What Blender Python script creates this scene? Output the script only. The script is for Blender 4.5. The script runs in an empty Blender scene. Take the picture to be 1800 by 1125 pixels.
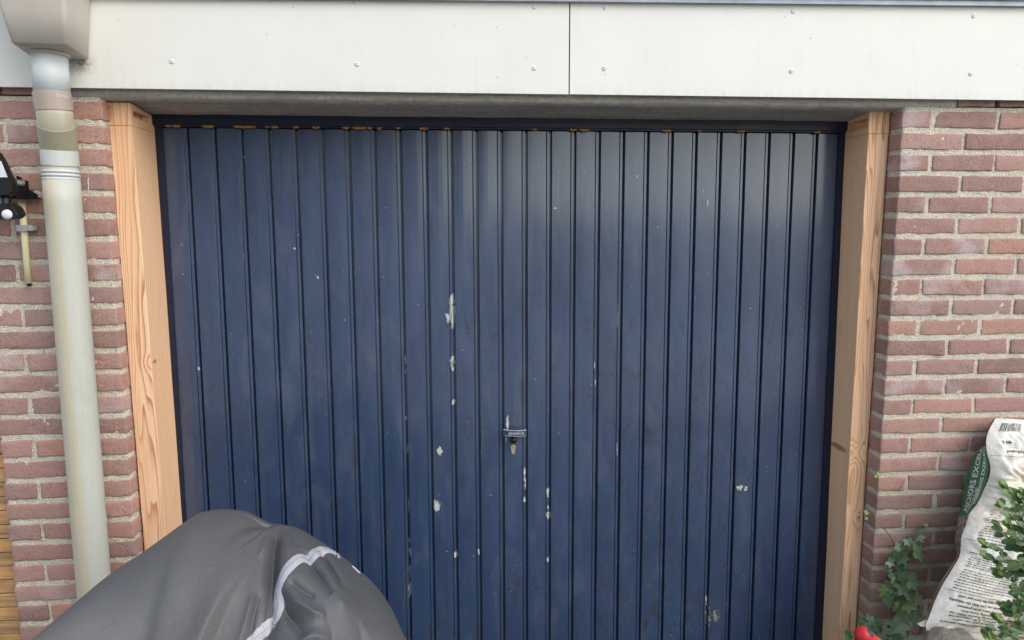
import bpy, math, random
import numpy as np
from mathutils import Vector, Matrix, noise
random.seed(7)
R_ = math.radians
# ---------------------------------------------------------------- camera
F = 1200.0                                    # focal length in pixels of the 1800 px wide photograph
CAM = np.array([1.04828, -2.17151, -0.32427])
AR = np.array([0.99694864, -0.07801976, -0.00251334])
AU = np.array([0.01247518, 0.1274609, 0.99176514])
AF = np.array([0.07705692, 0.98877026, -0.12804529])
sc = bpy.context.scene
cd = bpy.data.cameras.new('camera'); cam = bpy.data.objects.new('camera', cd); sc.collection.objects.link(cam)
cd.sensor_width = 36; cd.lens = 24.0; cd.clip_start = .02; cd.clip_end = 500
cam.matrix_world = Matrix(((AR[0], AU[0], -AF[0], CAM[0]), (AR[1], AU[1], -AF[1], CAM[1]), (AR[2], AU[2], -AF[2], CAM[2]), (0, 0, 0, 1)))
sc.camera = cam
# ---------------------------------------------------------------- sky, sun, exposure (bright overcast, light from the right)
w = bpy.data.worlds.new('World'); sc.world = w; w.use_nodes = True
nt = w.node_tree; nt.nodes.clear()
out = nt.nodes.new('ShaderNodeOutputWorld'); bg = nt.nodes.new('ShaderNodeBackground')
sky = nt.nodes.new('ShaderNodeTexSky'); sky.sky_type = 'NISHITA'; sky.sun_disc = False
SUN = Vector((.62, -.62, .80)).normalized()
sky.sun_elevation = math.asin(SUN.z); sky.sun_rotation = math.atan2(SUN.x, SUN.y)
sky.air_density = 1.5; sky.dust_density = 1.5
hs = nt.nodes.new('ShaderNodeHueSaturation'); hs.inputs['Saturation'].default_value = .62
tc = nt.nodes.new('ShaderNodeTexCoord'); nz = nt.nodes.new('ShaderNodeTexNoise'); nz.inputs['Scale'].default_value = 2.2; nz.inputs['Detail'].default_value = 5
mr = nt.nodes.new('ShaderNodeMapRange'); mr.inputs[1].default_value = .3; mr.inputs[2].default_value = .7; mr.inputs[3].default_value = .7; mr.inputs[4].default_value = 1.3
mul = nt.nodes.new('ShaderNodeVectorMath'); mul.operation = 'SCALE'
nt.links.new(sky.outputs[0], hs.inputs['Color']); nt.links.new(hs.outputs[0], mul.inputs[0])
nt.links.new(tc.outputs['Generated'], nz.inputs['Vector']); nt.links.new(nz.outputs[0], mr.inputs[0]); nt.links.new(mr.outputs[0], mul.inputs['Scale'])
sx = nt.nodes.new('ShaderNodeSeparateXYZ'); nt.links.new(tc.outputs['Generated'], sx.inputs[0])      # bright band of thin cloud along the horizon
hz = nt.nodes.new('ShaderNodeMapRange'); hz.inputs[1].default_value = 0; hz.inputs[2].default_value = .35; hz.inputs[3].default_value = 1.25; hz.inputs[4].default_value = 1.0
mul2 = nt.nodes.new('ShaderNodeVectorMath'); mul2.operation = 'SCALE'; nt.links.new(sx.outputs[2], hz.inputs[0]); nt.links.new(mul.outputs[0], mul2.inputs[0]); nt.links.new(hz.outputs[0], mul2.inputs['Scale'])
nt.links.new(mul2.outputs[0], bg.inputs[0]); bg.inputs[1].default_value = .15
nt.links.new(bg.outputs[0], out.inputs[0])
sl = bpy.data.lights.new('sun', 'SUN'); sl.energy = .6; sl.angle = R_(45); sl.color = (1, .96, .90)
so = bpy.data.objects.new('sun', sl); sc.collection.objects.link(so); so.rotation_euler = SUN.to_track_quat('Z', 'Y').to_euler(); so.location = (5, -5, 6)
sc.view_settings.view_transform = 'Standard'; sc.view_settings.look = 'None'; sc.view_settings.gamma = 1
sc.view_settings.exposure = 0.86
sc.cycles.max_bounces = 8
GZ = -2.10                                    # ground level
# ---------------------------------------------------------------- helpers
def ray(px, py):
    return AR * (px - 900) - AU * (py - 562.5) + AF * F
def at(px, py, Y=0.):
    d = ray(px, py); t = (Y - CAM[1]) / d[1]; return CAM + d * t
def atX(px, py, X):
    d = ray(px, py); t = (X - CAM[0]) / d[0]; return CAM + d * t
def sm(a, b, x):
    t = np.clip((np.asarray(x, float) - a) / (b - a), 0, 1); return t * t * (3 - 2 * t)
def link(o):
    sc.collection.objects.link(o); return o
def obj(name, V, Fc, mat=None, parent=None, smooth=False, base=None, mats=None, midx=None):
    V = np.asarray(V, float).reshape(-1, 3)
    if parent is not None: org = np.array(parent.get('_o', (0, 0, 0)))
    elif base is not None: org = np.array(base)
    else:
        lo, hi = V.min(0), V.max(0); org = np.array([(lo[0] + hi[0]) / 2, (lo[1] + hi[1]) / 2, lo[2]])
    me = bpy.data.meshes.new(name); me.from_pydata((V - org).tolist(), [], [tuple(int(i) for i in f) for f in Fc]); me.update()
    for m in (mats or ([mat] if mat else [])): me.materials.append(m)
    if midx is not None: me.polygons.foreach_set('material_index', midx)
    me.polygons.foreach_set('use_smooth', [smooth] * len(me.polygons))
    o = link(bpy.data.objects.new(name, me))
    if parent is not None:
        o.parent = parent
        # parts of parts keep the same origin as their parent
        o['_o'] = org.tolist()
    else:
        o.location = org; o['_o'] = org.tolist()
    return o
def tag(o, label=None, cat=None, group=None, kind=None):
    if label: o['label'] = label
    if cat: o['category'] = cat
    if group: o['group'] = group
    if kind: o['kind'] = kind
    return o
def thing(name, loc, label, cat, group=None):
    o = link(bpy.data.objects.new(name, None)); o.location = loc; o['_o'] = [float(v) for v in loc]; o.empty_display_size = .05
    return tag(o, label, cat, group)
class MB:
    def __init__(s): s.V = []; s.F = []; s.M = []
    def add(s, V, Fc, m=0):
        n = len(s.V); s.V += [tuple(v) for v in V]; s.F += [tuple(i + n for i in f) for f in Fc]; s.M += [m] * len(Fc)
    def box(s, x0, x1, y0, y1, z0, z1, m=0, bev=0.):
        if bev <= 0:
            V = [(x, y, z) for x in (x0, x1) for y in (y0, y1) for z in (z0, z1)]
            s.add(V, [(0, 1, 3, 2), (4, 6, 7, 5), (0, 4, 5, 1), (2, 3, 7, 6), (0, 2, 6, 4), (1, 5, 7, 3)], m)
        else:
            c = np.array([(x0 + x1) / 2, (y0 + y1) / 2, (z0 + z1) / 2]); h = np.array([x1 - x0, y1 - y0, z1 - z0]) / 2
            b = min(bev, h.min() * .9)
            g = lambda H: sorted(set([-H, -H + b * .45, -H + b, H - b, H - b * .45, H]))
            V, Fc = gridbox(g(h[0]), g(h[1]), g(h[2])); V = np.array(V)
            q = np.clip(V, -(h - b), h - b); d = V - q; n = np.linalg.norm(d, axis=1, keepdims=True); n[n == 0] = 1
            V = np.where(np.linalg.norm(d, axis=1, keepdims=True) > 0, q + d / n * b, V)
            s.add(V + c, Fc, m)
    def prism(s, pts, axis, a, b, m=0):
        # pts: outline in the two other axes, extruded along axis from a to b
        n = len(pts); mk = {'y': lambda p, t: (p[0], t, p[1]), 'x': lambda p, t: (t, p[0], p[1]), 'z': lambda p, t: (p[0], p[1], t)}[axis]
        V = [mk(p, a) for p in pts] + [mk(p, b) for p in pts]
        s.add(V, [tuple(range(n)), tuple(range(2 * n - 1, n - 1, -1))] + [(i, n + i, n + (i + 1) % n, (i + 1) % n) for i in range(n)], m)
    def tube(s, pts, rad, n=24, m=0, cap=True):
        pts = [Vector(p) for p in pts]; rad = rad if hasattr(rad, '__len__') else [rad] * len(pts)
        up = None; V = []
        for i, p in enumerate(pts):
            if i == 0: t = pts[1] - p
            elif i == len(pts) - 1: t = p - pts[i - 1]
            else: t = (pts[i + 1] - p).normalized() + (p - pts[i - 1]).normalized()
            if t.length < 1e-9: t = pts[min(i + 1, len(pts) - 1)] - pts[max(i - 1, 0)]
            if t.length < 1e-9: t = Vector((0, 0, 1))
            t.normalize()
            if up is None: up = Vector((1, 0, 0)) if abs(t.x) < .9 else Vector((0, 1, 0))
            a = (up - t * up.dot(t)).normalized(); b = t.cross(a); up = a
            for k in range(n):
                th = 2 * math.pi * k / n; V.append(p + (a * math.cos(th) + b * math.sin(th)) * rad[i])
        Fc = []
        for i in range(len(pts) - 1):
            for k in range(n): Fc.append((i * n + k, i * n + (k + 1) % n, (i + 1) * n + (k + 1) % n, (i + 1) * n + k))
        if cap: Fc.append(tuple(range(n - 1, -1, -1))); Fc.append(tuple((len(pts) - 1) * n + k for k in range(n)))
        s.add(V, Fc, m)
    def build(s, name, mat, parent=None, smooth=False, mats=None, base=None):
        return obj(name, s.V, s.F, mat, parent, smooth, base, mats, s.M if mats else None)
def gridbox(gx, gy, gz):
    V = []; idx = {}; Fc = []
    def vid(p):
        k = (round(p[0], 6), round(p[1], 6), round(p[2], 6))
        if k not in idx: idx[k] = len(V); V.append(p)
        return idx[k]
    def face(a, b, f, flip):
        for i in range(len(a) - 1):
            for j in range(len(b) - 1):
                q = [vid(f(a[i], b[j])), vid(f(a[i + 1], b[j])), vid(f(a[i + 1], b[j + 1])), vid(f(a[i], b[j + 1]))]
                Fc.append(tuple(q[::-1] if flip else q))
    face(gx, gz, lambda u, v: (u, gy[0], v), False); face(gx, gz, lambda u, v: (u, gy[-1], v), True)
    face(gy, gz, lambda u, v: (gx[0], u, v), True); face(gy, gz, lambda u, v: (gx[-1], u, v), False)
    face(gx, gy, lambda u, v: (u, v, gz[0]), True); face(gx, gy, lambda u, v: (u, v, gz[-1]), False)
    return V, Fc
# ---------------------------------------------------------------- node material helper
class NM:
    def __init__(s, name):
        s.m = bpy.data.materials.new(name); s.m.use_nodes = True; s.t = s.m.node_tree; s.b = s.t.nodes['Principled BSDF']
        s.geo = s.t.nodes.new('ShaderNodeNewGeometry'); s.pos = s.geo.outputs['Position']
    def n(s, ty, **kw):
        x = s.t.nodes.new(ty)
        for k, v in kw.items(): setattr(x, k, v)
        return x
    def L(s, a, b): s.t.links.new(a, b)
    def put(s, sock, v):
        if isinstance(v, bpy.types.NodeSocket): s.L(v, sock)
        elif v is not None:
            if isinstance(v, (tuple, list)) and len(v) == 3 and sock.type == 'RGBA': v = (*v, 1)
            sock.default_value = v
    def map(s, scale=(1, 1, 1), loc=(0, 0, 0), rot=(0, 0, 0), vec=None):
        x = s.n('ShaderNodeMapping'); s.L(vec or s.pos, x.inputs[0]); x.inputs['Scale'].default_value = scale; x.inputs['Location'].default_value = loc; x.inputs['Rotation'].default_value = rot
        return x.outputs[0]
    def noise(s, scale, detail=4, rough=.55, vec=None, dist=0, out=0):
        x = s.n('ShaderNodeTexNoise'); s.L(vec or s.pos, x.inputs['Vector']); x.inputs['Scale'].default_value = scale; x.inputs['Detail'].default_value = detail; x.inputs['Roughness'].default_value = rough; x.inputs['Distortion'].default_value = dist
        return x.outputs[out]
    def vor(s, scale, vec=None, feature='F1', out=0, rnd=1):
        x = s.n('ShaderNodeTexVoronoi', feature=feature); s.L(vec or s.pos, x.inputs['Vector']); x.inputs['Scale'].default_value = scale; x.inputs['Randomness'].default_value = rnd
        return x.outputs[out]
    def ramp(s, fac, stops, interp='LINEAR'):
        x = s.n('ShaderNodeValToRGB'); s.L(fac, x.inputs[0]); x.color_ramp.interpolation = interp
        e = x.color_ramp.elements
        while len(e) < len(stops): e.new(.5)
        for i, (p, c) in enumerate(stops):
            e[i].position = p; e[i].color = (*c, 1) if isinstance(c, (tuple, list)) else (c, c, c, 1)
        return x.outputs[0]
    def mr(s, v, a, b, c=0, d=1):
        x = s.n('ShaderNodeMapRange'); s.L(v, x.inputs[0])
        for i, k in enumerate((a, b, c, d)): x.inputs[i + 1].default_value = k
        return x.outputs[0]
    def mix(s, fac, a, b, mode='MIX'):
        x = s.n('ShaderNodeMix', data_type='RGBA', blend_type=mode); s.put(x.inputs[0], fac); s.put(x.inputs[6], a); s.put(x.inputs[7], b)
        return x.outputs[2]
    def math(s, op, a, b=None, c=None):
        x = s.n('ShaderNodeMath', operation=op); s.put(x.inputs[0], a)
        if b is not None: s.put(x.inputs[1], b)
        if c is not None: s.put(x.inputs[2], c)
        return x.outputs[0]
    def xyz(s, vec=None):
        x = s.n('ShaderNodeSeparateXYZ'); s.L(vec or s.pos, x.inputs[0]); return x.outputs
    def attr(s, name, out='Color'):
        x = s.n('ShaderNodeAttribute', attribute_name=name); return x.outputs[out]
    def bump(s, h, strength=.5, dist=.002, normal=None):
        x = s.n('ShaderNodeBump'); s.L(h, x.inputs['Height']); x.inputs['Strength'].default_value = strength; x.inputs['Distance'].default_value = dist
        if normal is not None: s.L(normal, x.inputs['Normal'])
        return x.outputs[0]
    def out(s, col=None, rough=None, normal=None, spec=None, metal=None, coat=None, coatr=None):
        i = s.b.inputs
        s.put(i['Base Color'], col); s.put(i['Roughness'], rough); s.put(i['Metallic'], metal); s.put(i['Specular IOR Level'], spec)
        s.put(i['Coat Weight'], coat); i['Coat IOR'].default_value = 1.55; s.put(i['Coat Roughness'], coatr)
        if normal is not None: s.L(normal, i['Normal'])
        return s.m
def simple(name, col, rough=.6, var=.12, scale=40, bump=.15, metal=None, spec=None):
    k = NM(name); f = k.noise(scale, 5); f2 = k.noise(scale * .15, 3)
    c = k.mix(k.mr(f, .3, .7), tuple(v * (1 - var) for v in col), tuple(min(1, v * (1 + var)) for v in col))
    c = k.mix(k.mr(f2, .3, .7, 0, .5), c, tuple(v * .8 for v in col))
    return k.out(c, k.mr(f2, .3, .7, rough * .85, min(1, rough * 1.15)), k.bump(f, bump, .001), spec=spec, metal=metal)
# bricks
def brick_mat():
    k = NM('brick'); tone = k.attr('tone'); sep = k.n('ShaderNodeSeparateColor'); k.L(tone, sep.inputs[0]); r, g, b = sep.outputs
    base = k.ramp(r, [(0, (.27, .155, .130)), (.3, (.43, .235, .195)), (.55, (.50, .265, .215)), (.8, (.55, .255, .17)), (1, (.44, .30, .27))])
    val = k.mr(g, 0, 1, .60, 1.0); base = k.mix(1.0, base, k.cmb(val), 'MULTIPLY') if hasattr(k, 'cmb') else base
    n1 = k.noise(28, 6, .65); n2 = k.noise(260, 4, .6); n3 = k.noise(9, 4)
    c = k.mix(k.mr(n1, .35, .7, 0, .6), base, (.37, .235, .20))
    c = k.mix(k.mr(n1, .3, .42, .6, 0), c, (.25, .125, .105))
    # lime bloom on some bricks
    bl = k.math('MULTIPLY', k.mr(b, .72, 1, 0, .9), k.mr(n3, .45, .62)); c = k.mix(bl, c, (.56, .47, .48))
    c = k.mix(k.mr(n2, .30, .72, .0, .55), c, (.50, .33, .29)); c = k.mix(k.mr(n2, .25, .4, .5, 0), c, (.19, .105, .095))
    n4 = k.noise(110, 3, .7); c = k.mix(k.mr(n4, .56, .70, 0, .5), c, (.44, .29, .25)); c = k.mix(k.mr(n4, .30, .42, .55, 0), c, (.13, .075, .068))
    v = k.vor(150, feature='F1'); ns = k.noise(14, 3)
    sp = k.math('MULTIPLY', k.mr(v, .10, .2, 1, 0), k.mr(ns, .5, .62)); c = k.mix(sp, c, (.62, .55, .48))
    # greenish grime growing on the lower right bricks
    X, Y, Z = k.xyz(); gr = k.math('MULTIPLY', k.mr(Z, -1.05, -1.65), k.mr(X, 2.3, 2.6)); gr = k.math('MULTIPLY', gr, k.mr(n3, .25, .6, .2, .75))
    c = k.mix(gr, c, (.14, .105, .08))
    h = k.math('ADD', k.math('ADD', k.math('MULTIPLY', n2, .5), n1), k.math('MULTIPLY', n4, .7))
    return k.out(c, .9, k.bump(h, 1, .0034), spec=.25)
def _cmb(self, v):
    x = self.n('ShaderNodeCombineColor'); [self.L(v, x.inputs[i]) for i in range(3)]; return x.outputs[0]
NM.cmb = _cmb
def mortar_mat():
    k = NM('mortar'); n1 = k.noise(230, 4, .7); n2 = k.noise(30, 5); v = k.vor(200)
    c = k.mix(k.mr(n1, .35, .68), (.52, .46, .36), (.96, .88, .74)); c = k.mix(k.mr(n2, .35, .65, 0, .4), c, (.62, .57, .46))
    c = k.mix(k.mr(v, .0, .26, .75, 0), c, (.24, .20, .155))
    v2 = k.vor(70); c = k.mix(k.mr(v2, .08, .14, 1, 0), c, (.16, .15, .14))
    X, Y, Z = k.xyz(); gr = k.math('MULTIPLY', k.mr(Z, -1.0, -1.6), k.mr(X, 2.3, 2.6)); gr = k.math('MULTIPLY', gr, k.mr(k.noise(12, 4), .3, .6, .2, .75))
    c = k.mix(gr, c, (.19, .18, .105))
    h = k.math('ADD', n1, k.mr(v, 0, .5, 0, .8))
    return k.out(c, .95, k.bump(h, 1, .004), spec=.2)
def wood_mat(name, ax, yk, tx, ty, freq, light, dark, orange, knots, wob=.012, seed=0., blot=.4, rad=.6):
    k = NM(name); X, Y, Z = k.xyz()
    lo = k.noise(1.0, 2, .45, vec=k.map((17, .01, 1.15), (seed, 0, seed)))
    lo2 = k.noise(1.0, 2, .5, vec=k.map((60, 1.5, 5.5), (seed, 0, 0)))
    d = k.math('ADD', k.math('MULTIPLY', Y, yk), k.math('MULTIPLY', k.math('SUBTRACT', X, ax), tx))
    d = k.math('ADD', d, k.math('MULTIPLY', k.math('SUBTRACT', lo, .5), wob)); d = k.math('ADD', d, k.math('MULTIPLY', k.math('SUBTRACT', lo2, .5), wob * .06)); d = k.math('ADD', d, k.math('MULTIPLY', Z, ty))
    km = None
    for (kx, ky, kz, kr, ksc) in knots:                                  # growth rings flow round knots
        v = k.n('ShaderNodeVectorMath', operation='SUBTRACT'); k.L(k.pos, v.inputs[0]); v.inputs[1].default_value = (kx, ky, kz)
        s = k.n('ShaderNodeVectorMath', operation='MULTIPLY'); k.L(v.outputs[0], s.inputs[0]); s.inputs[1].default_value = ksc
        l = k.n('ShaderNodeVectorMath', operation='LENGTH'); k.L(s.outputs[0], l.inputs[0])
        q = k.math('MULTIPLY', l.outputs['Value'], 1 / kr)
        e = k.math('EXPONENT', k.math('MULTIPLY', k.math('MULTIPLY', q, q), -.35))
        d = k.math('ADD', d, k.math('MULTIPLY', e, kr * .8))
        f = k.mr(q, .35, .6, 1, 0); km = f if km is None else k.math('MAXIMUM', km, f)
    ph = k.math('FRACT', k.math('MULTIPLY', d, freq))
    ring = k.ramp(ph, [(0, 0.0), (.42, .08), (.68, .40), (.86, 1.0), (.96, 1.0), (1, 0.0)])
    nn_ = k.n('ShaderNodeSeparateXYZ'); k.L(k.geo.outputs['True Normal'], nn_.inputs[0]); ring = k.math('MULTIPLY', ring, k.mr(k.math('ABSOLUTE', nn_.outputs[1]), 0, 1, rad, 1))      # quarter-cut faces show fainter rings
    fine = k.noise(1.0, 4, .7, vec=k.map((900, 900, 14))); med = k.noise(1, 3, .5, vec=k.map((22, 22, 1.2), (3, seed, 1)))
    c = k.mix(ring, light, dark); c = k.mix(k.mr(med, .42, .66, 0, blot), c, orange)
    c = k.mix(k.mr(fine, .3, .7, 0, .16), c, dark)
    # dirt and handling marks, kept small
    dn = k.noise(1, 4, .6, vec=k.map((18, 18, 5), (seed, 9, 0))); c = k.mix(k.mr(dn, .62, .75, 0, .3), c, (.33, .22, .14))
    if km is not None: c = k.mix(k.math('MULTIPLY', km, .85), c, k.mix(k.mr(k.noise(1, 4, .6, vec=k.map((60, 30, 160))), .35, .65), (.20, .10, .045), (.42, .24, .11)))
    h = k.math('ADD', k.math('MULTIPLY', ring, -.8), k.math('MULTIPLY', fine, .8))
    return k.out(c, k.mr(fine, .3, .7, .6, .8), k.bump(h, .35, .0006), spec=.3)
def concrete_mat():
    k = NM('concrete'); n1 = k.noise(60, 6, .7); n2 = k.noise(1, 4, .6, vec=k.map((2.5, 26, 60))); v = k.vor(150)
    c = k.mix(k.mr(n1, .35, .65), (.37, .35, .31), (.62, .59, .53)); c = k.mix(k.mr(n2, .4, .62, 0, .6), c, (.34, .295, .265))
    n3 = k.noise(20, 3); pit = k.math('MULTIPLY', k.mr(v, .14, .22, 1, 0), k.mr(n3, .46, .6)); c = k.mix(pit, c, (.04, .038, .035))
    return k.out(c, .9, k.bump(k.math('SUBTRACT', n1, pit), .6, .002), spec=.25)
def fascia_mat():
    k = NM('fascia_board'); n1 = k.noise(5, 5, .6); n2 = k.noise(1, 4, .6, vec=k.map((30, 30, 3))); v = k.vor(26)
    c = k.mix(k.mr(n1, .35, .7, 0, 1), (.78, .76, .705), (.75, .73, .68)); c = k.mix(k.mr(n2, .56, .78, 0, .16), c, (.55, .53, .45)); zb = k.n('ShaderNodeSeparateXYZ'); k.L(k.pos, zb.inputs[0]); c = k.mix(k.math('MULTIPLY', k.mr(zb.outputs[2], .125, .094, 0, .22), k.mr(k.noise(1, 5, .7, vec=k.map((60, 60, 12))), .4, .65)), c, (.42, .41, .33))
    n3 = k.noise(7, 2); sp = k.math('MULTIPLY', k.mr(v, .045, .08, 1, 0), k.mr(n3, .50, .58)); c = k.mix(k.math('MULTIPLY', sp, .75), c, (.33, .31, .27))
    # black grime below the rainwater head
    X, Y, Z = k.xyz(); a = k.math('MULTIPLY', k.mr(k.math('ABSOLUTE', k.math('SUBTRACT', X, -.035)), .0, .05, 1, 0), k.mr(k.math('ABSOLUTE', k.math('SUBTRACT', Z, .16)), .0, .035, 1, 0))
    g = k.math('MULTIPLY', a, k.mr(k.noise(90, 5, .7), .35, .6)); c = k.mix(g, c, (.10, .09, .08))
    return k.out(c, .42, k.bump(n1, .05, .004), spec=.4)
def paint_mat():
    k = NM('navy_gloss_paint')
    n1 = k.noise(3.2, 5, .6); n2 = k.noise(1, 3, .5, vec=k.map((120, 120, 2.0))); sc1 = k.noise(1, 5, .7, vec=k.map((26, 26, 14), (2, 0, 5)), dist=1.0)
    low = k.noise(2.0, 2)
    c = k.mix(k.mr(n1, .3, .7), (.0090, .0300, .086), (.0130, .040, .104))
    scf = k.mr(sc1, .56, .63); X, Y, Z = k.xyz(); zone = k.math('MULTIPLY', k.mr(Z, -.35, -.80), k.mr(low, .38, .55)); scf = k.math('MULTIPLY', scf, zone)
    c = k.mix(k.math('MULTIPLY', scf, .8), c, (.006, .010, .022))
    run = k.noise(1, 5, .6, vec=k.map((70, 70, 1.3), (4, 0, 1))); c = k.mix(k.mr(run, .56, .74, 0, .35), c, (.045, .055, .070)); c = k.mix(k.mr(run, .30, .42, .45, 0), c, (.007, .012, .028))
    # dust bloom, pale specks of chipped paint, thin scratches
    dn = k.noise(1, 5, .6, vec=k.map((14, 14, 5), (7, 0, 2)), dist=.8); c = k.mix(k.mr(dn, .50, .76, 0, .26), c, (.11, .13, .17))
    v = k.vor(34); v2 = k.vor(17, vec=k.map((1, 1, .8), (5, 0, 3)))
    sp = k.math('MULTIPLY', k.mr(v, .030, .055, 1, 0), k.mr(k.noise(4, 2), .50, .56)); lowz = k.math('MULTIPLY', k.mr(Z, -1.35, -1.62), k.mr(k.vor(75), .07, .12, 1, 0))
    lowz = k.math('MULTIPLY', lowz, k.mr(k.noise(6, 2, vec=k.map((1, 1, 1), (1, 4, 0))), .50, .60))
    sp = k.math('MAXIMUM', sp, lowz); sp = k.math('MAXIMUM', sp, k.math('MULTIPLY', k.mr(v2, .02, .04, 1, 0), .8)); c = k.mix(k.math('MULTIPLY', sp, .8), c, (.50, .52, .52))
    r = k.math('ADD', k.mr(n1, .3, .7, .46, .56), k.math('MULTIPLY', scf, .22)); r = k.math('ADD', r, k.mr(dn, .5, .8, 0, .15))
    brush = k.math('MULTIPLY', n2, k.mr(Z, -.16, -.02, .12, 1)); orange = k.noise(160, 2)
    h = k.math('ADD', k.math('MULTIPLY', brush, .9), k.math('MULTIPLY', orange, .12)); nrm = k.bump(h, .28, .0012); nrm = k.bump(k.noise(1, 3, .5, vec=k.map((9, 9, 2.6))), .85, .010, nrm)
    return k.out(c, r, nrm, spec=.85, coat=.75, coatr=.15)
M = {}
M['white_metal'] = simple('white_screw', (.72, .73, .71), .45, .1, 200, .05)
M['brick'] = brick_mat(); M['mortar'] = mortar_mat(); M['concrete'] = concrete_mat(); M['fascia'] = fascia_mat(); M['navy'] = paint_mat()
LT, DK, ORG = (.92, .61, .395), (.54, .25, .11), (.72, .40, .19)
M['wood_l'] = wood_mat('larch_post', .035, .62, .55, .006, 125, LT, DK, (.82, .49, .27), [(.074, .072, -.735, .017, (1, .6, 1.1))], .075, 1.3, .7)
M['wood_r'] = wood_mat('larch_post_pale', 2.452, .95, .30, .010, 130, (.95, .62, .40), (.58, .28, .13), (.82, .49, .27), [(2.424, .140, -1.105, .030, (.9, .26, 1.35)), (2.470, .065, -1.345, .012, (1, 1, .8))], .085, 4.1, .35, .16)
M['zinc'] = simple('zinc_trim', (.30, .33, .38), .45, .15, 30, .1, metal=.35)
M['white_metal'] = simple('white_screw', (.72, .73, .71), .45, .1, 200, .05)
M['dark'] = simple('dark_void', (.012, .012, .013), .9)
M['raw'] = simple('bare_wood', (.36, .17, .06), .85, .6, 300, .6)
M['prim'] = simple('bare_primer', (.50, .51, .47), .85, .4, 300, .6)
M['navy_shaded'] = simple('shaded_navy_paint', (.0100, .0140, .036), .42, .3, 60, .4, spec=.35)  # door navy darkened: shade under lintel and beside posts put into the colour
M['rust'] = simple('dust_web', (.30, .27, .22), .95, .4, 200, .6)
def pipe_mat(name, a, b, streak):
    k = NM(name); s = k.noise(1, 5, .6, vec=k.map((85, 85, 3))); s2 = k.noise(1, 4, .6, vec=k.map((260, 260, 9))); n = k.noise(9, 5)
    X, Y, Z = k.xyz()
    c = k.mix(k.mr(s, .38, .64), a, b); c = k.mix(k.mr(s2, .45, .7, 0, streak), c, (.45, .43, .34)); c = k.mix(k.mr(n, .58, .72, 0, .3), c, (.38, .37, .30))
    v = k.vor(46); c = k.mix(k.math('MULTIPLY', k.mr(v, .03, .05, 1, 0), k.mr(n, .5, .6)), c, (.18, .17, .14))
    return k.out(c, k.mr(s, .3, .7, .38, .5), k.bump(s2, .08, .001), spec=.4)
k = NM('weathered_pvc'); X, Y, Z = k.xyz(); axx = k.math('ADD', k.math('MULTIPLY', Z, .0045), -.0905); n = k.noise(9, 5); s_ = k.noise(1, 5, .6, vec=k.map((110, 110, 3))); s2 = k.noise(1, 4, .6, vec=k.map((300, 300, 8)))
xo_ = k.math('ADD', k.math('SUBTRACT', X, axx), k.math('MULTIPLY', k.math('SUBTRACT', k.noise(1, 4, .6, vec=k.map((40, 40, 2.2))), .5), .022)); side = k.mr(xo_, .002, .013)
c = k.mix(side, (.53, .475, .345), (.50, .51, .455)); c = k.mix(k.mr(xo_, -.040, -.028, 1, 0), c, (.55, .53, .46)); c = k.mix(k.mr(s_, .42, .66, 0, .35), c, (.55, .53, .43)); c = k.mix(k.mr(s2, .5, .7, 0, .3), c, (.40, .37, .27)); c = k.mix(k.mr(n, .58, .72, 0, .25), c, (.40, .38, .30))
v = k.vor(46); c = k.mix(k.math('MULTIPLY', k.mr(v, .04, .06, 1, 0), k.mr(n, .5, .6)), c, (.18, .17, .14)); M['pipe'] = k.out(c, .5, k.bump(s2, .12, .001), spec=.35)
M['pipe_white'] = pipe_mat('pale_pvc', (.60, .62, .63), (.62, .645, .66), .03)
M['taupe'] = pipe_mat('taupe_pvc', (.40, .325, .27), (.37, .30, .255), .1)
M['olive'] = pipe_mat('olive_pvc', (.40, .37, .26), (.37, .34, .245), .1)
M['beige'] = pipe_mat('beige_pvc', (.50, .455, .35), (.46, .41, .31), .1)
M['coup'] = pipe_mat('grey_pvc', (.585, .60, .56), (.56, .57, .52), .1)
M['head'] = simple('grey_plastic', (.50, .455, .395), .5, .06, 12, .05)
M['black'] = simple('black_plastic', (.007, .007, .008), .42, .2, 90, .15)
M['steel'] = simple('steel', (.5, .5, .5), .3, .1, 90, .05, metal=.9)
M['lens'] = simple('frosted_lens', (.72, .74, .76), .15, .05, 30, .02)
M['cream'] = simple('cream_conduit', (.88, .82, .50), .5, .08, 40, .05)
M['clipg'] = simple('grey_clip', (.47, .48, .48), .5, .08, 60, .1)
M['letter'] = simple('grey_print', (.62, .60, .56), .6)
# ---------------------------------------------------------------- ground and paving
k = NM('paving'); bt = k.n('ShaderNodeTexBrick'); k.L(k.map((1, 1, 1)), bt.inputs['Vector']); bt.inputs['Scale'].default_value = 1; bt.inputs['Brick Width'].default_value = .4; bt.inputs['Row Height'].default_value = .4; bt.inputs['Mortar Size'].default_value = .006; bt.offset = 0
bt.inputs['Color1'].default_value = (.60, .59, .57, 1); bt.inputs['Color2'].default_value = (.55, .54, .52, 1); bt.inputs['Mortar'].default_value = (.09, .085, .07, 1)
c = k.mix(k.mr(k.noise(25, 6, .7), .3, .7, 0, .6), bt.outputs[0], (.17, .165, .15)); M['paving'] = k.out(c, .9, k.bump(k.noise(120, 4), .5, .002))
gr = MB(); gr.add([(-60, -60, GZ), (60, -60, GZ), (60, 60, GZ), (-60, 60, GZ)], [(0, 1, 2, 3)])
tag(gr.build('ground', M['paving']), 'grey concrete paving in front of the garage', 'ground', kind='structure')
mb = MB(); mb.box(-4, 6, -4.6, .30, GZ - .2, GZ + .004); tag(mb.build('driveway', simple('dark_clinker', (.075, .072, .070), .9, .3, 40, .5)), 'dark paved driveway in front of the garage door', 'driveway', kind='structure')
M['soil'] = simple('soil', (.055, .040, .028), .95, .5, 90, 1)
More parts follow.
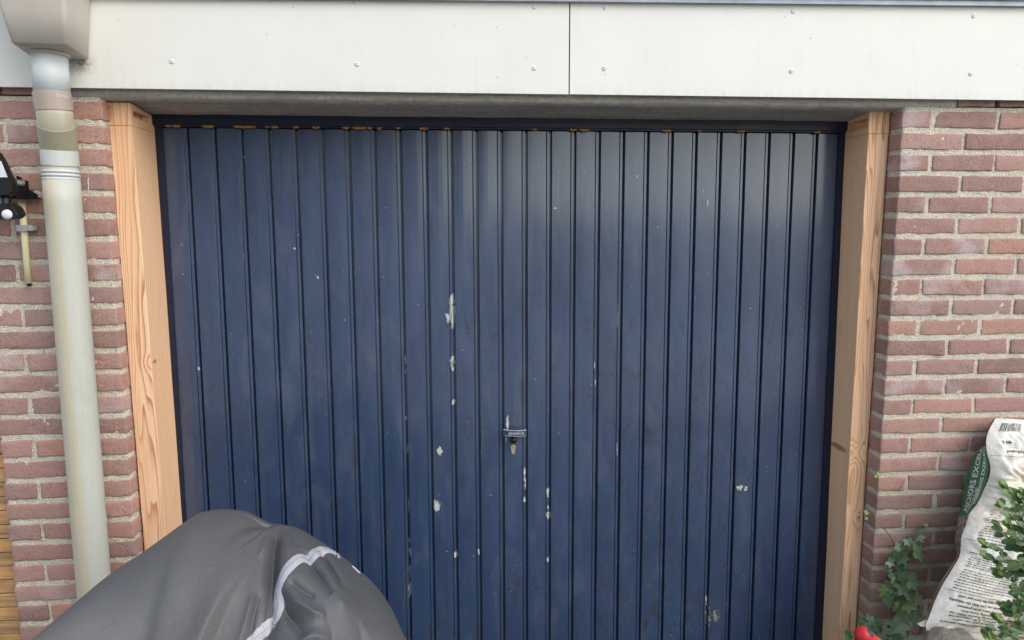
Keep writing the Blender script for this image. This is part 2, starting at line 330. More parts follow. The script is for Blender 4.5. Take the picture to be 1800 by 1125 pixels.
sb = MB(); nx, ny = 40, 14; V = []
for j in range(ny + 1):
    for i in range(nx + 1):
        x = 2.42 + 1.6 * i / nx; y = -.62 + .60 * j / ny; e = min(i, nx - i, j * 2 + 3, (ny - j) * 2 + 3) / 4
        V.append((x, y, GZ - .01 + min(1, e) * (.05 + .03 * noise.noise(Vector((x * 7, y * 7, 0))))))
sb.add(V, [(j * (nx + 1) + i, j * (nx + 1) + i + 1, (j + 1) * (nx + 1) + i + 1, (j + 1) * (nx + 1) + i) for j in range(ny) for i in range(nx)])
tag(sb.build('soil', M['soil'], smooth=True), 'dark planting soil at the foot of the right brick wall', 'soil', kind='structure')
# ---------------------------------------------------------------- brick walls
CH = .0684                                     # course height; course line k at z = -CH*k
def nz3(V, sca, amp, seed):
    return np.array([noise.noise_vector(Vector((p[0] * sca + seed, p[1] * sca, p[2] * sca))) for p in V]) * amp
def one_brick(x0, x1, z0, z1, y0, y1, cell=.014):
    c = np.array([(x0 + x1) / 2, (y0 + y1) / 2, (z0 + z1) / 2]); h = np.array([x1 - x0, y1 - y0, z1 - z0]) / 2; b = .0042
    def g(H, cl):
        n = max(1, int(round((2 * H - 2 * b) / cl))); return [-H, -H + b * .5] + [(-H + b) + (2 * H - 2 * b) * i / n for i in range(n + 1)] + [H - b * .5, H]
    V, Fc = gridbox(g(h[0], cell), g(h[1], .03), g(h[2], cell)); V = np.array(V)
    q = np.clip(V, -(h - b), h - b); d = V - q; n = np.linalg.norm(d, axis=1, keepdims=True); V = np.where(n > 0, q + d / np.where(n == 0, 1, n) * b, V)
    V = V + c
    s = random.random() * 50
    V = V + nz3(V, 9, .0030, s) + nz3(V, 45, .0022, s) + nz3(V, 130, .0012, s)
    V[:, 2] += (V[:, 0] - c[0]) * random.uniform(-.012, .012)      # laid a little out of level
    V[:, 1] += random.uniform(-.0015, .0015)
    return V, Fc
def brick_wall(name, rows, xe, ztop, label, y1=.30):
    V, Fc, T = [], [], []
    for (x0, x1, z0, z1) in rows:
        v, f = one_brick(x0, x1, z0, z1, 0, .10); n = len(V); V += v.tolist(); Fc += [tuple(i + n for i in q) for q in f]
        T += [(random.random(), random.random(), random.random(), 1)] * len(v)
    root = thing(name, ((xe[0] + xe[1]) / 2, .15, GZ), label, 'wall')
    o = obj('brickwork', V, Fc, M['brick'], root, smooth=True)
    a = o.data.color_attributes.new('tone', 'FLOAT_COLOR', 'POINT'); a.data.foreach_set('color', np.array(T).ravel())
    # mortar, raked a few millimetres back and rough
    x0, x1 = xe; st = .008
    xs = np.linspace(x0 + .004, x1 - .004, int((x1 - x0) / st) + 1); zs = np.linspace(GZ, ztop, int((ztop - GZ) / st) + 1)
    Vg = []
    for z in zs:
        for x in xs:
            Vg.append((x, .0040 + .0030 * noise.noise(Vector((x * 60, 3, z * 60))) + .0016 * noise.noise(Vector((x * 19, 8, z * 19))), z))
    nx_ = len(xs); Fg = [(j * nx_ + i, j * nx_ + i + 1, (j + 1) * nx_ + i + 1, (j + 1) * nx_ + i) for j in range(len(zs) - 1) for i in range(nx_ - 1)]
    # returns at both ends and a core behind
    for side, xx in ((0, x0 + .004), (nx_ - 1, x1 - .004)):
        ys = [.03, .07, .10, y1]; base = len(Vg)
        for j, z in enumerate(zs):
            for y in ys: Vg.append((xx + .0015 * noise.noise(Vector((y * 60, 9, z * 60))), y, z))
        for j in range(len(zs) - 1):
            q = [(j * nx_ + side, base + j * 4, base + (j + 1) * 4, (j + 1) * nx_ + side)] + [(base + j * 4 + t, base + j * 4 + t + 1, base + (j + 1) * 4 + t + 1, base + (j + 1) * 4 + t) for t in range(3)]
            Fg += q if side else [f[::-1] for f in q]
    obj('mortar', Vg, Fg, M['mortar'], root, smooth=True)
    return root
JT = .0085                                     # half the bed joint
NB = 31
rows = []
for k_ in range(-2, NB):
    z1 = -CH * k_ - JT; z0 = -CH * (k_ + 1) + JT
    if z0 < GZ: break
    x = 2.490
    if k_ == -2:
        x = 2.675; first = .13
    else: first = .210 if k_ % 2 == 0 else .099
    while x < 3.75:
        L_ = first if first else .210; first = None
        e = random.uniform(-.003, .003); rows.append((x, x + L_ + e, z0, z1)); x += L_ + .0125
brick_wall('brick_wall', rows, (2.49, 3.80), .074, 'brick wall on the right with rough sandy mortar, ivy growing up it and bags leaning on it')
rows = []
for k_ in range(-2, NB):
    z1 = -CH * k_ - JT; z0 = -CH * (k_ + 1) + JT
    if z0 < GZ: break
    wd = z0 > -.95                               # higher up the brickwork carries on to the left
    j = random.uniform(-.003, .003)
    if k_ % 2 == 0: segs = [(-.3807, -.2862), (-.2732, -.128), (-.115, 0)]
    else: segs = [(-.3807, -.171), (-.158, 0)]
    if k_ == -2: segs = [(-.3807, -.2862), (-.2732, -.10)]
    for a, b in segs: rows.append((a + random.uniform(-.003, .002) * (a > -.38) + (random.uniform(-.004, .004) if a < -.38 else 0), b + (j if b < -.01 else random.uniform(-.002, .001)), z0, z1))
brick_wall('brick_pillar', rows, (-.3807, 0.), .074, 'narrow brick pillar on the left behind the downpipe and black floodlight')
mk = at(155, 322, 0); mb = MB(); mb.tube([tuple(at(156, 313, -.002)), tuple(at(154.5, 318, -.0025)), tuple(at(155.5, 326, -.0025)), tuple(at(155, 333, -.002))], [.0018, .0014, .0011, .0015], 8); tag(mb.build('paint_drip', M['white_metal'] if 'white_metal' in M else None), 'small white paint drip on a brick right of the downpipe', 'paint mark')
# mortar above the lintel ends (between course -2 and the fascia)
# ---------------------------------------------------------------- concrete lintel
V, Fc = gridbox(np.linspace(-.089, 2.668, 90).tolist(), np.linspace(0, .27, 6).tolist(), np.linspace(.0745, .17, 5).tolist()); V = np.array(V)
V[:, 2] -= np.clip(V[:, 1] / .192, 0, 1.2) * .0175 * np.clip((.17 - V[:, 2]) / .0955, 0, 1)      # soffit drops a little toward the back
V = V + nz3(V, 14, .0022, 3) + nz3(V, 60, .0012, 9)
tag(obj('concrete_lintel', V, Fc, M['concrete'], smooth=True), 'grey pitted concrete lintel spanning the doorway under the white boards', 'lintel')
# mortar beds that fill up to the lintel above each reveal
# ---------------------------------------------------------------- fascia boards, screws, roof
def fascia(x0, x1, label, screws):
    def zt(x): return .3490 + (x - .88) * .0129 + .012
    root = thing('fascia_board', ((x0 + x1) / 2, -.026, .0935), label, 'fascia', 'white fascia boards above the door')
    mb = MB(); b = .0008
    V = [(x0, -.030, .0935), (x1, -.030, .0930), (x1, -.030, zt(x1)), (x0, -.030, zt(x0)), (x0, -.022, .0935), (x1, -.022, .0930), (x1, -.022, zt(x1)), (x0, -.022, zt(x0))]
    mb.add(V, [(0, 1, 2, 3), (7, 6, 5, 4), (0, 4, 5, 1), (2, 6, 7, 3), (0, 3, 7, 4), (1, 5, 6, 2)]); mb.build('board', M['fascia'], root)
    for (px, py) in screws:
        p = at(px, py, -.030); s = MB(); n = 20; Vs = []; Fs = []
        prof = [(.0072, 0), (.0070, -.0012), (.0056, -.0024), (.0034, -.0030), (.0022, -.0031), (.0019, -.0014), (.0001, -.0012)]
        for r, y in prof:
            for i in range(n):
                t = 2 * math.pi * i / n; Vs.append((p[0] + r * math.cos(t), -.030 + y, p[2] + r * math.sin(t)))
        for a in range(len(prof) - 1):
            for i in range(n): Fs.append((a * n + i, a * n + (i + 1) % n, (a + 1) * n + (i + 1) % n, (a + 1) * n + i))
        s.add(Vs, Fs); s.build('screw', M['white_metal'], root, smooth=True)
    return root
fascia(-1.15, 1.3905, 'long cream white fascia board left of the black joint, behind the rainwater head', [(302, 108), (625, 3), (628, 113), (939, 12), (939, 120)])
fascia(1.3945, 3.9, 'cream white fascia board right of the black joint, over the right brick wall', [(1063, 13), (1062, 120), (1394, 20), (1391, 125), (1711, 28), (1706, 130)])
mb = MB(); mb.box(-1.15, 3.9, -.0205, -.0035, .176, .40); tag(mb.build('backing_batten', M['dark']), 'black batten showing only in the joint between the white boards', 'batten')
def zt(x): return .349 + (x - .88) * .0129
mb = MB()
def strip(yf, yb, za, zb, x0=-1.15, x1=3.9):
    V = [(x, y, zt(x) + z) for x in (x0, x1) for y in (yf, yb) for z in (za, zb)]
    mb.add(V, [(0, 1, 3, 2), (4, 6, 7, 5), (0, 4, 5, 1), (2, 3, 7, 6), (0, 2, 6, 4), (1, 5, 7, 3)])
strip(-.046, -.033, .003, .018); strip(-.053, -.033, .0182, .060); 
tag(mb.build('roof_trim', M['zinc']), 'blue grey metal roof edge running above the white boards', 'roof trim')
mb = MB(); mb.box(-1.1, 3.85, .0, 5.2, .402, .46); mb.box(-.3, 2.8, .32, 5.1, .30, .401)
tag(mb.build('flat_roof', simple('roof_felt', (.05, .05, .05), .9)), 'flat garage roof behind the metal roof edge', 'roof')
mb = MB(); mb.box(-.38, -.28, .33, 5.2, GZ, .30); mb.box(2.72, 2.82, .33, 5.2, GZ, .30); mb.box(-.28, 2.72, 5.1, 5.2, GZ, .30); mb.box(-.36, 2.80, .31, .33, -.0, .30); mb.box(-.36, 0.0, .31, .33, GZ, .0); mb.box(2.49, 2.80, .31, .33, GZ, 0)
tag(mb.build('garage_shell', simple('inside_wall', (.12, .11, .1), .9)), 'inner walls of the garage hidden behind the blue door', 'garage')
# ---------------------------------------------------------------- timber posts
def post(left):
    if left: yf, yb, zt0 = .047, .208, .0665; xo = lambda z: -.0035 + .0085 * (.06 - z) / 1.26; xi = lambda z: .0625 + .0125 * (.06 - z) / 1.26; sgn = 1; mat = M['wood_l']
    else: yf, yb, zt0 = .065, .225, .0695; xo = lambda z: 2.4865; xi = lambda z: 2.4158 + .0055 * (.06 - z) / 1.26; sgn = -1; mat = M['wood_r']
    root = thing('timber_post', (xo(-2), (yf + yb) / 2, GZ), 'orange larch post standing in the doorway against the left brick pillar' if left else 'pale larch post standing in the doorway against the right brick wall', 'post', 'timber posts framing the door')
    # pixel corners of the slot and of the saw line on the inner face
    if left: q = [atX(233.6, 192, .0628), atX(262, 201, .0628)]; q2 = [atX(235.6, 208, .0628), atX(262, 214, .0628)]; sl_ = [atX(236, 221.5, .063), atX(267, 233, .063)]
    else: q = [atX(1525, 206.5, 2.416), atX(1493, 216, 2.416)]; q2 = [atX(1525, 224, 2.416), atX(1491, 233, 2.416)]; sl_ = [atX(1526, 234, 2.416), atX(1485, 246, 2.416)]
    ya, yb_ = min(q[0][1], q[1][1]), max(q[0][1], q[1][1]); za = (q2[0][2] + q2[1][2]) / 2; zb = min((q[0][2] + q[1][2]) / 2, zt0 - .021)
    ya = max(ya, yf + .008); yb_ = min(yb_, yb - .012); zs = (sl_[0][2] + sl_[1][2]) / 2; zs = min(zs, za - .012)
    # body
    zlist = np.linspace(GZ, zs - .0007, 40); prof = []
    bv = .0022; dr = .0
    def ring(z, inset=0):
        a, b = xo(z), xi(z); s = 1 if b > a else -1
        wv = .0012 * noise.noise(Vector((z * 3, 5 * sgn, 0)))
        pts = [(a + s * bv, yf), (b - s * bv, yf), (b - s * bv * .3, yf + bv * .3), (b, yf + bv), (b, yb - bv), (b - s * bv, yb), (a + s * bv, yb), (a, yb - bv), (a, yf + bv), (a + s * bv * .3, yf + bv * .3)]
        return [(x + wv, y, z) for x, y in pts]
    V = []; 
    for z in zlist: V += ring(z)
    n = 10; Fc = [(i * n + k2, i * n + (k2 + 1) % n, (i + 1) * n + (k2 + 1) % n, (i + 1) * n + k2) for i in range(len(zlist) - 1) for k2 in range(n)]
    Fc += [tuple(range(n - 1, -1, -1)), tuple((len(zlist) - 1) * n + k2 for k2 in range(n))]
    if not left: Fc = [f[::-1] for f in Fc]
    obj('post_body', V, Fc, mat, root)
    # top block with the slot
    mb = MB(); z0, z1 = zs + .0007, zt0; X = xi(z0); Xo = xo(z0); dp = sgn * -.028
    P = lambda x, y, z: (x, y, z)
    V = [P(Xo, yf, z0), P(X, yf, z0), P(X, yf, z1), P(Xo, yf, z1), P(Xo, yb, z0), P(X, yb, z0), P(X, yb, z1 - .0165), P(Xo, yb, z1 - .0165), P(X, ya, za), P(X, yb_, za), P(X, yb_, zb), P(X, ya, zb), P(X + dp, ya, za), P(X + dp, yb_, za), P(X + dp, yb_, zb), P(X + dp, ya, zb)]
    Fq = [(0, 1, 2, 3), (7, 6, 5, 4), (0, 3, 7, 4), (0, 4, 5, 1), (3, 2, 6, 7), (1, 5, 9, 8), (5, 6, 10, 9), (6, 2, 11, 10), (2, 1, 8, 11), (8, 9, 13, 12), (9, 10, 14, 13), (10, 11, 15, 14), (11, 8, 12, 15), (12, 13, 14, 15)]
    obj('slotted_block', V, Fq, mat, root)
    return root
post(True); post(False)
# ---------------------------------------------------------------- garage door
LX = np.array([.1699, .2579, .3443, .4311, .5184, .6053, .6908, .7756, .8599, .9465, 1.0312, 1.1158, 1.2001, 1.2842, 1.3683, 1.4526, 1.5383, 1.6226, 1.7085, 1.7938, 1.879, 1.9668, 2.053, 2.1407, 2.2289, 2.3139])
LX = 1.0312 + (LX - 1.0312) * 1.0042
def door_y0(z): return .2115 - .0175 * (-.02 - z) / 1.0
OFFS = [(-.0175, 0), (-.0165, .0012), (-.0160, .0065), (-.0140, .0070), (-.0136, .0026), (-.0128, .0022), (-.0056, .0026), (-.0048, .0036), (-.0042, .0200), (.0028, .0200), (.0033, .0014), (.0042, 0)]
PX = [(.060, 0)]
for x in LX: PX += [(x + a, d) for a, d in OFFS]
PX += [(2.43, 0)]
# fill wide flats with extra points and a faint cupping of each board
PF = []
for (a, da), (b, db) in zip(PX[:-1], PX[1:]):
    PF.append((a, da))
    if b - a > .03:
        for t in (.1, .25, .5, .75, .9): PF.append((a + (b - a) * t, -.0009 * math.sin(math.pi * t)))
PF.append(PX[-1])
pfx = np.array([p_[0] for p_ in PF]); pfd = np.array([p_[1] for p_ in PF])
def door_y(x, z): return door_y0(z) + np.interp(x, pfx, pfd)
DT, DB = .0165, -2.06
door = thing('garage_door', (1.24, .22, GZ), 'dark navy tilting garage door of narrow vertical boards with chipped paint', 'garage door')
zz = np.linspace(DB, DT, 36); V = []; n = len(PF)
for z in zz:
    for x, d in PF:
        bi = int(np.searchsorted(LX, x - .004)); V.append((x, door_y0(z) + d + .0009 * noise.noise(Vector((bi * 3.3, z * 1.3, 0))), z))
Fc = [(j * n + i, j * n + i + 1, (j + 1) * n + i + 1, (j + 1) * n + i) for j in range(len(zz) - 1) for i in range(n - 1)]
b0 = len(V)
V += [(x, door_y0(z) + .035, z) for z in (DB, DT) for x in (.06, 2.43)]; Fc += [(b0 + 1, b0, b0 + 2, b0 + 3)]
Fc += [tuple(reversed([(len(zz) - 1) * n + i for i in range(n)])) + (b0 + 2, b0 + 3)] if False else []
o = obj('door_leaf', V, Fc, M['navy'], door, smooth=False)
# chipped paint: ragged flakes of pale primer lying on the boards
CH_ = [(0.342, -0.083, 0.0043, 0.0112), (0.57, -0.478, 0.0035, 0.0067), (1.024, -0.600, 0.0085, 0.052), (1.011, -.622, .0100, .015), (1.024, -.655, .004, .009), (1.024, -0.775, 0.0086, 0.0179), (1.024, -0.921, 0.0053, 0.009), (1.024, -0.799, 0.0043, 0.009), (0.858, -0.768, 0.0032, 0.0157), (0.857, -0.809, 0.0032, 0.009), (0.856, -0.979, 0.0021, 0.0056), (0.973, -1.097, 0.0085, 0.0143), (0.959, -1.299, 0.0100, 0.0178), (0.859, -1.094, 0.0032, 0.0134), (0.859, -1.296, 0.0025, 0.028), (0.858, -1.436, 0.0025, 0.0112), (0.860, -1.471, 0.0040, 0.0202), (0.858, -1.546, 0.0025, 0.0224), (0.857, -1.612, 0.0050, 0.0291), (1.025, -1.489, 0.0064, 0.0112), (1.278, -1.183, 0.0043, 0.0157), (1.278, -1.209, 0.0032, 0.0112), (1.278, -1.234, 0.0064, 0.0112), (1.276, -1.286, 0.0032, 0.009), (1.362, -1.263, 0.0053, 0.0157), (1.363, -1.351, 0.0075, 0.0134), (1.363, -1.32, 0.0032, 0.0067), (1.363, -1.521, 0.0045, 0.009), (1.108, -1.479, 0.0043, 0.009), (2.078, -1.267, 0.0105, 0.0095), (2.101, -1.270, 0.0065, 0.0085), (1.529, -0.796, 0.0018, 0.0157), (1.532, -0.863, 0.0021, 0.009), (1.611, -0.632, 0.0012, 0.0448), (1.615, -1.105, 0.0012, 0.0224), (1.966, -1.704, 0.0043, 0.0157), (1.385, -0.243, 0.0040, 0.0026), (2.197, -0.912, 0.0022, 0.0022), (2.095, -0.600, 0.0030, 0.0014), (0.494, -0.379, 0.0032, 0.0045), (0.159, -0.788, 0.0035, 0.0110), (2.206, -0.014, 0.0032, 0.0067), (1.671, -0.136, 0.0032, 0.0045), (1.926, -0.225, 0.0016, 0.0100), (1.91, -0.184, 0.0018, 0.008), (1.153, -1.265, 0.0040, 0.0016)]
def flakes(name, spots, mat, off, parent, thr=.0, cell=.0009, seed=0, ragged=1.0):
    Vv, Ff = [], []
    for (cx, cz, rx, rz) in spots:
        ids = {}; nxx = int(rx * 2.4 / cell) + 2; nzz = int(rz * 2.4 / cell) + 2
        def keep(x, z):
            u = (x - cx) / rx; v = (z - cz) / rz
            return u * u + v * v < 1 + ragged * 2 * noise.noise(Vector((x * 140 + seed, cz * 9, z * 90))) + ragged * noise.noise(Vector((x * 420, 7, z * 300 + seed)))  - thr
        for i in range(nxx):
            for j in range(nzz):
                x = cx - rx * 1.2 + i * cell; z = cz - rz * 1.2 + j * cell
                if not keep(x + cell / 2, z + cell / 2): continue
                q = []
                for (a, b) in ((0, 0), (1, 0), (1, 1), (0, 1)):
                    kx = (i + a, j + b)
                    if kx not in ids: ids[kx] = len(Vv); xx, zc = x + a * cell, z + b * cell; Vv.append((xx, float(door_y(xx, zc)) - off - .0008, zc))
                    q.append(ids[kx])
                Ff.append(tuple(q))
    return obj(name, Vv, Ff, mat, parent, smooth=True)
tag(flakes('bare_patch', CH_, M['prim'], .0006, door), 'pale grey bare patches where the navy paint has flaked off')
# cobweb and dust low on the door
tag(flakes('cobweb', [(1.972, -1.775, .012, .034), (2.000, -1.768, .014, .020), (1.975, -1.730, .016, .006), (1.968, -1.84, .006, .02)], M['rust'], .0010, door, .9, .0008, 5, 2.2), 'dusty torn cobweb')
# door frame (head and two jambs behind the posts)
fr = thing('door_frame', (1.24, .22, GZ), 'navy wooden frame around the garage door, bare orange wood along its head', 'door frame')
mb = MB(); mb.box(.0, 2.49, .192, .27, .0245, .0665, bev=.002); mb.box(.0, 2.49, .1985, .27, .0190, .0255, bev=.001); mb.box(.0, 2.49, .1895, .1935, .043, .0490, bev=.001)
mb.build('head_rail', M['navy_shaded'], fr)
mb = MB(); V = [(x, y + (.0 if z > 0 else -.0365), z) for x in (.02, .0885) for y in (.2060, .30) for z in (GZ, .0185)]
mb.add(V, [(0, 1, 3, 2), (4, 6, 7, 5), (0, 4, 5, 1), (2, 3, 7, 6), (0, 2, 6, 4), (1, 5, 7, 3)]); mb.build('jamb', M['navy_shaded'], fr)
mb = MB()
# right jamb in front of the door edge, leaning with it
V = [(x, y + (.0 if z > 0 else -.034), z) for x in (2.3935, 2.47) for y in (.2035, .30) for z in (GZ, .0185)]
mb.add(V, [(0, 1, 3, 2), (4, 6, 7, 5), (0, 4, 5, 1), (2, 3, 7, 6), (0, 2, 6, 4), (1, 5, 7, 3)]); mb.build('jamb', M['navy_shaded'], fr)
# splintered bare wood under the head rail
mb = MB()
for px, py, wd, hh in [(295, 222, 10, 2), (310, 221, 14, 3), (365, 223, 22, 4), (430, 223, 40, 4), (470, 225, 8, 2), (483, 225, 12, 3), (520, 226, 10, 3), (555, 227, 14, 3), (608, 226, 14, 4), (632, 225, 26, 4), (650, 227, 8, 4), (667, 226, 9, 6), (745, 227, 16, 4), (785, 228, 12, 2), (1008, 228, 14, 3), (1028, 229, 20, 5), (1172, 229, 18, 4), (1303, 229, 16, 3), (1437, 229, 14, 4), (940, 229, 10, 2), (1230, 229, 8, 2), (700, 227, 9, 2)]:
    p = at(px, py, .196); wm = wd / 491 * .85; hm = hh / 491 * .5; m = max(4, int(wm / .003)); V = []
    for i in range(m + 1):
        x = p[0] + (i / m - .5) * wm; e = max(0., math.sin(math.pi * i / m)) ** .5; d = hm * e * (.6 + .6 * random.random())
        V += [(x, .1955 + random.uniform(-.001, .001), .0235), (x, .1965 + random.uniform(-.002, .001), .0190 - d), (x, .2045, .0185 - d * .6), (x, .2045, .0235)]
    Fc = []
    for i in range(m):
        for t in range(4): Fc.append((i * 4 + t, i * 4 + (t + 1) % 4, (i + 1) * 4 + (t + 1) % 4, (i + 1) * 4 + t))
    Fc += [(0, 3, 2, 1), (m * 4, m * 4 + 1, m * 4 + 2, m * 4 + 3)]
    mb.add(V, Fc)
mb.build('splintered_edge', M['raw'], fr)
# lock: handle bar with backplate, knob, cylinder
yd = door_y0(-1.04); hp = at(905, 760, yd - .02)
M['navy_metal'] = simple('navy_painted_metal', (.040, .058, .095), .35, .5, 160, .4)
M['navy_worn'] = simple('worn_edge', (.42, .46, .50), .5, .4, 300, .4)
lk = thing('door_handle', (hp[0], yd, hp[2]), 'small navy T-shaped turning handle on the garage door above its brass keyhole', 'handle')
mb = MB(); hw = .041; n = 14; V = []
for i in range(n + 1):
    t = i / n * 2 - 1; x = hp[0] + hw * t; zc = hp[2] - .0016 * (1 - t * t) - .002 * t; hz = .0105; yy = yd - .030 + .006 * t * t
    V += [(x, yy, zc - hz), (x, yy, zc + hz), (x, yy + .009, zc + hz * .9), (x, yy + .009, zc - hz * .9)]
Fc = [(i * 4 + t, i * 4 + (t + 1) % 4, (i + 1) * 4 + (t + 1) % 4, (i + 1) * 4 + t) for i in range(n) for t in range(4)] + [(0, 1, 2, 3), (n * 4 + 3, n * 4 + 2, n * 4 + 1, n * 4)]
mb.add(V, [f[::-1] for f in Fc]); gp = mb.build('grip', M['navy_metal'], lk)
mb = MB()
for i in range(n):
    for (s_, hh) in ((1, .0009), (-1, .0006)):
        pts = []
        for q in (i, i + 1):
            t = q / n * 2 - 1; x = hp[0] + hw * t; zc = hp[2] - .0016 * (1 - t * t) - .002 * t + s_ * .0102; yy = yd - .0305 + .006 * t * t; pts.append((x, yy, zc))
        (x0, y0, z0), (x1, y1, z1) = pts
        mb.add([(x0, y0, z0 - hh), (x1, y1, z1 - hh), (x1, y1, z1 + hh), (x0, y0, z0 + hh), (x0, y0 + .003, z0 + hh * 1.5), (x1, y1 + .003, z1 + hh * 1.5)], [(0, 1, 2, 3), (3, 2, 5, 4)])
mb.build('worn_edge', M['navy_worn'], gp)
def text_mesh(txt, size, bold=0.):
    cu = bpy.data.curves.new('t', 'FONT'); cu.body = txt; cu.size = size; cu.offset = bold; cu.resolution_u = 2; cu.fill_mode = 'FRONT'
    ob = bpy.data.objects.new('t', cu); link(ob); dg = bpy.context.evaluated_depsgraph_get(); me = bpy.data.meshes.new_from_object(ob.evaluated_get(dg))
    V = [tuple(v.co) for v in me.vertices]; Fc = [tuple(p.vertices) for p in me.polygons]
    bpy.data.objects.remove(ob); bpy.data.curves.remove(cu); bpy.data.meshes.remove(me)
    return np.array(V) if V else np.zeros((0, 3)), Fc
tv, tf = text_mesh('JENNING', .0135, .0003)
cxm = (tv[:, 0].min() + tv[:, 0].max()) / 2
V = [(hp[0] + .004 + (v[0] - cxm), yd - .0315 + .006 * ((v[0] - cxm) / hw) ** 2, hp[2] - .0062 + v[1]) for v in tv]; mbt = MB(); mbt.add(V, tf); mbt.build('raised_letters', M['navy_worn'], gp)
mb = MB(); c = (hp[0] + .000, yd, hp[2] - .001)
mb.tube([(c[0] - .002, yd, hp[2]), (c[0] - .002, yd - .030, hp[2])], .0115, 20); mb.tube([(c[0] - .002, yd + .002, hp[2] + .006), (c[0] - .002, yd - .012, hp[2] + .006)], .016, 24); mb.build('spindle', M['navy_metal'], lk, smooth=False)
kp = at(903, 774, yd - .01)
mb = MB(); prof = [(.0, 0), (.0105, -.001), (.0122, -.006), (.0112, -.012), (.006, -.0165), (.0005, -.0175)]
V = []; n = 20
for r, y in prof:
    for i in range(n): t = 2 * math.pi * i / n; V.append((kp[0] + max(r, .0002) * math.cos(t), yd + y, kp[2] + max(r, .0002) * math.sin(t)))
mb.add(V, [(a * n + i, a * n + (i + 1) % n, (a + 1) * n + (i + 1) % n, (a + 1) * n + i) for a in range(len(prof) - 1) for i in range(n)]); mb.build('knob', M['black'], lk, smooth=True)
cp = at(902, 789.5, yd)
M['brass'] = simple('dull_brass', (.52, .46, .32), .45, .25, 250, .3, metal=.5)
pts = []
for i in range(14): t = math.pi * (1.5 + 2 * i / 13 * .5 * 1.0) ; 
pts = [(cp[0] + .0088 * math.cos(a), cp[2] + .0085 + .0088 * math.sin(a)) for a in np.linspace(-.6, math.pi + .6, 16)] + [(cp[0] - .0062, cp[2] - .012), (cp[0] - .003, cp[2] - .0168), (cp[0] + .003, cp[2] - .0168), (cp[0] + .0062, cp[2] - .012)]
mb = MB(); mb.prism(pts[::-1], 'y', yd - .006, yd + .004); cyl = mb.build('lock_cylinder', M['brass'], lk)
mb = MB(); mb.tube([(cp[0], yd - .0062, cp[2] + .0095), (cp[0], yd - .0066, cp[2] + .0095)], .0018, 12); mb.box(cp[0] - .0006, cp[0] + .0006, yd - .0066, yd - .0062, cp[2] + .004, cp[2] + .0095); mb.build('keyhole', M['dark'], cyl)
# worn metal mark where the handle swings
V = []; sp = [at(891, y, yd) for y in (731, 745, 757, 776)]
tag(flakes('scrape_mark', [(at(892, 745, yd)[0], at(892, 744, yd)[2], .0045, .023), (at(889.5, 771, yd)[0], at(889.5, 770, yd)[2], .0014, .010)], M['prim'], .0006, door, -.1, .0009, 3, .5), 'worn bare scrape beside the handle')
# ---------------------------------------------------------------- rainwater head, downpipe
hd = thing('rainwater_head', (-.06, -.12, .17), 'tapered taupe grey plastic rainwater hopper high on the left white board', 'rainwater head')
def loft(rings, cap0=True, cap1=True):
    n = len(rings[0]); V = [p for r in rings for p in r]; Fc = [(i * n + k2, i * n + (k2 + 1) % n, (i + 1) * n + (k2 + 1) % n, (i + 1) * n + k2) for i in range(len(rings) - 1) for k2 in range(n)]
    if cap0: Fc.append(tuple(range(n - 1, -1, -1)))
    if cap1: Fc.append(tuple((len(rings) - 1) * n + k2 for k2 in range(n)))
    return V, Fc
def rrect(c, r, z, seg=5):
    # c: four corners (x,y) counter-clockwise seen from above, rounded
    out_ = []; c = [Vector((a, b)) for a, b in c]
    for i in range(4):
        p, a, b = c[i], c[i - 1], c[(i + 1) % 4]; u = (a - p).normalized() * r; v = (b - p).normalized() * r
        for t in np.linspace(0, 1, seg): q = (p + u) * (1 - t) ** 2 + p * 2 * t * (1 - t) + (p + v) * t * t; out_.append((q.x, q.y, z))
    return out_
B0 = [(-.118, -.199), (.0175, -.190), (-.006, -.034), (-.160, -.034)]; T0 = [(-.1475, -.222), (.034, -.212), (.0125, -.034), (-.190, -.034)]
rings = []
for (t, ins) in [(0, .012), (.008, .004), (.025, .0), (.5, 0), (1, 0), (1.7, 0)]:
    z = .1700 + .1700 * t if t > .02 else .170 + (.0035 if t else 0)
    c4 = [(B0[i][0] + (T0[i][0] - B0[i][0]) * t, B0[i][1] + (T0[i][1] - B0[i][1]) * t) for i in range(4)]
    cx, cy = sum(a for a, b in c4) / 4, sum(b for a, b in c4) / 4; c4 = [(cx + (a - cx) * (1 - ins * 7), cy + (b - cy) * (1 - ins * 7) if b < -.05 else b) for a, b in c4]
    rings.append(rrect(c4, .012, z))
V, Fc = loft(rings, True, False); rings2 = [[(x * .96 - .0024, y * .96 - .005, z) for x, y, z in r] for r in reversed(rings[2:])]
V2, F2 = loft(rings2, False, True); n0 = len(V)
mb = MB(); mb.add(V, Fc); mb.add(V2, F2); nr = len(rings[0]); a0 = (len(rings) - 1) * nr; mb.add([V[a0 + i] for i in range(nr)] + [V2[i] for i in range(nr)], [(i, (i + 1) % nr, nr + (i + 1) % nr, nr + i) for i in range(nr)])
mb.build('hopper_body', M['head'], hd, smooth=True).data
mb = MB(); mb.tube([(-.069, -.112, .1695), (-.069, -.112, .160)], .0465, 40); mb.build('outlet_collar', M['head'], hd, smooth=False)
dp = thing('downpipe', (-.09, -.06, GZ), 'weathered cream grey rain downpipe with taupe elbows on the left brick pillar', 'downpipe')
U0 = at(87.5, 100, -.112); U1 = at(91, 165, -.112)
pA = np.array([U0[0], -.112, .166]); pB = np.array([U1[0] + .001, -.112, .074]); pC = at(97.5, 212, -.108); pD = at(103.5, 256, -.072); pE = at(106, 285, -.066); pF = at(107.5, 312, -.064); pG = at(163, 1000, -.058)
dirn = (pG - pF) / (pF[2] - pG[2]); pH = pF + dirn * (pF[2] - GZ - .0)
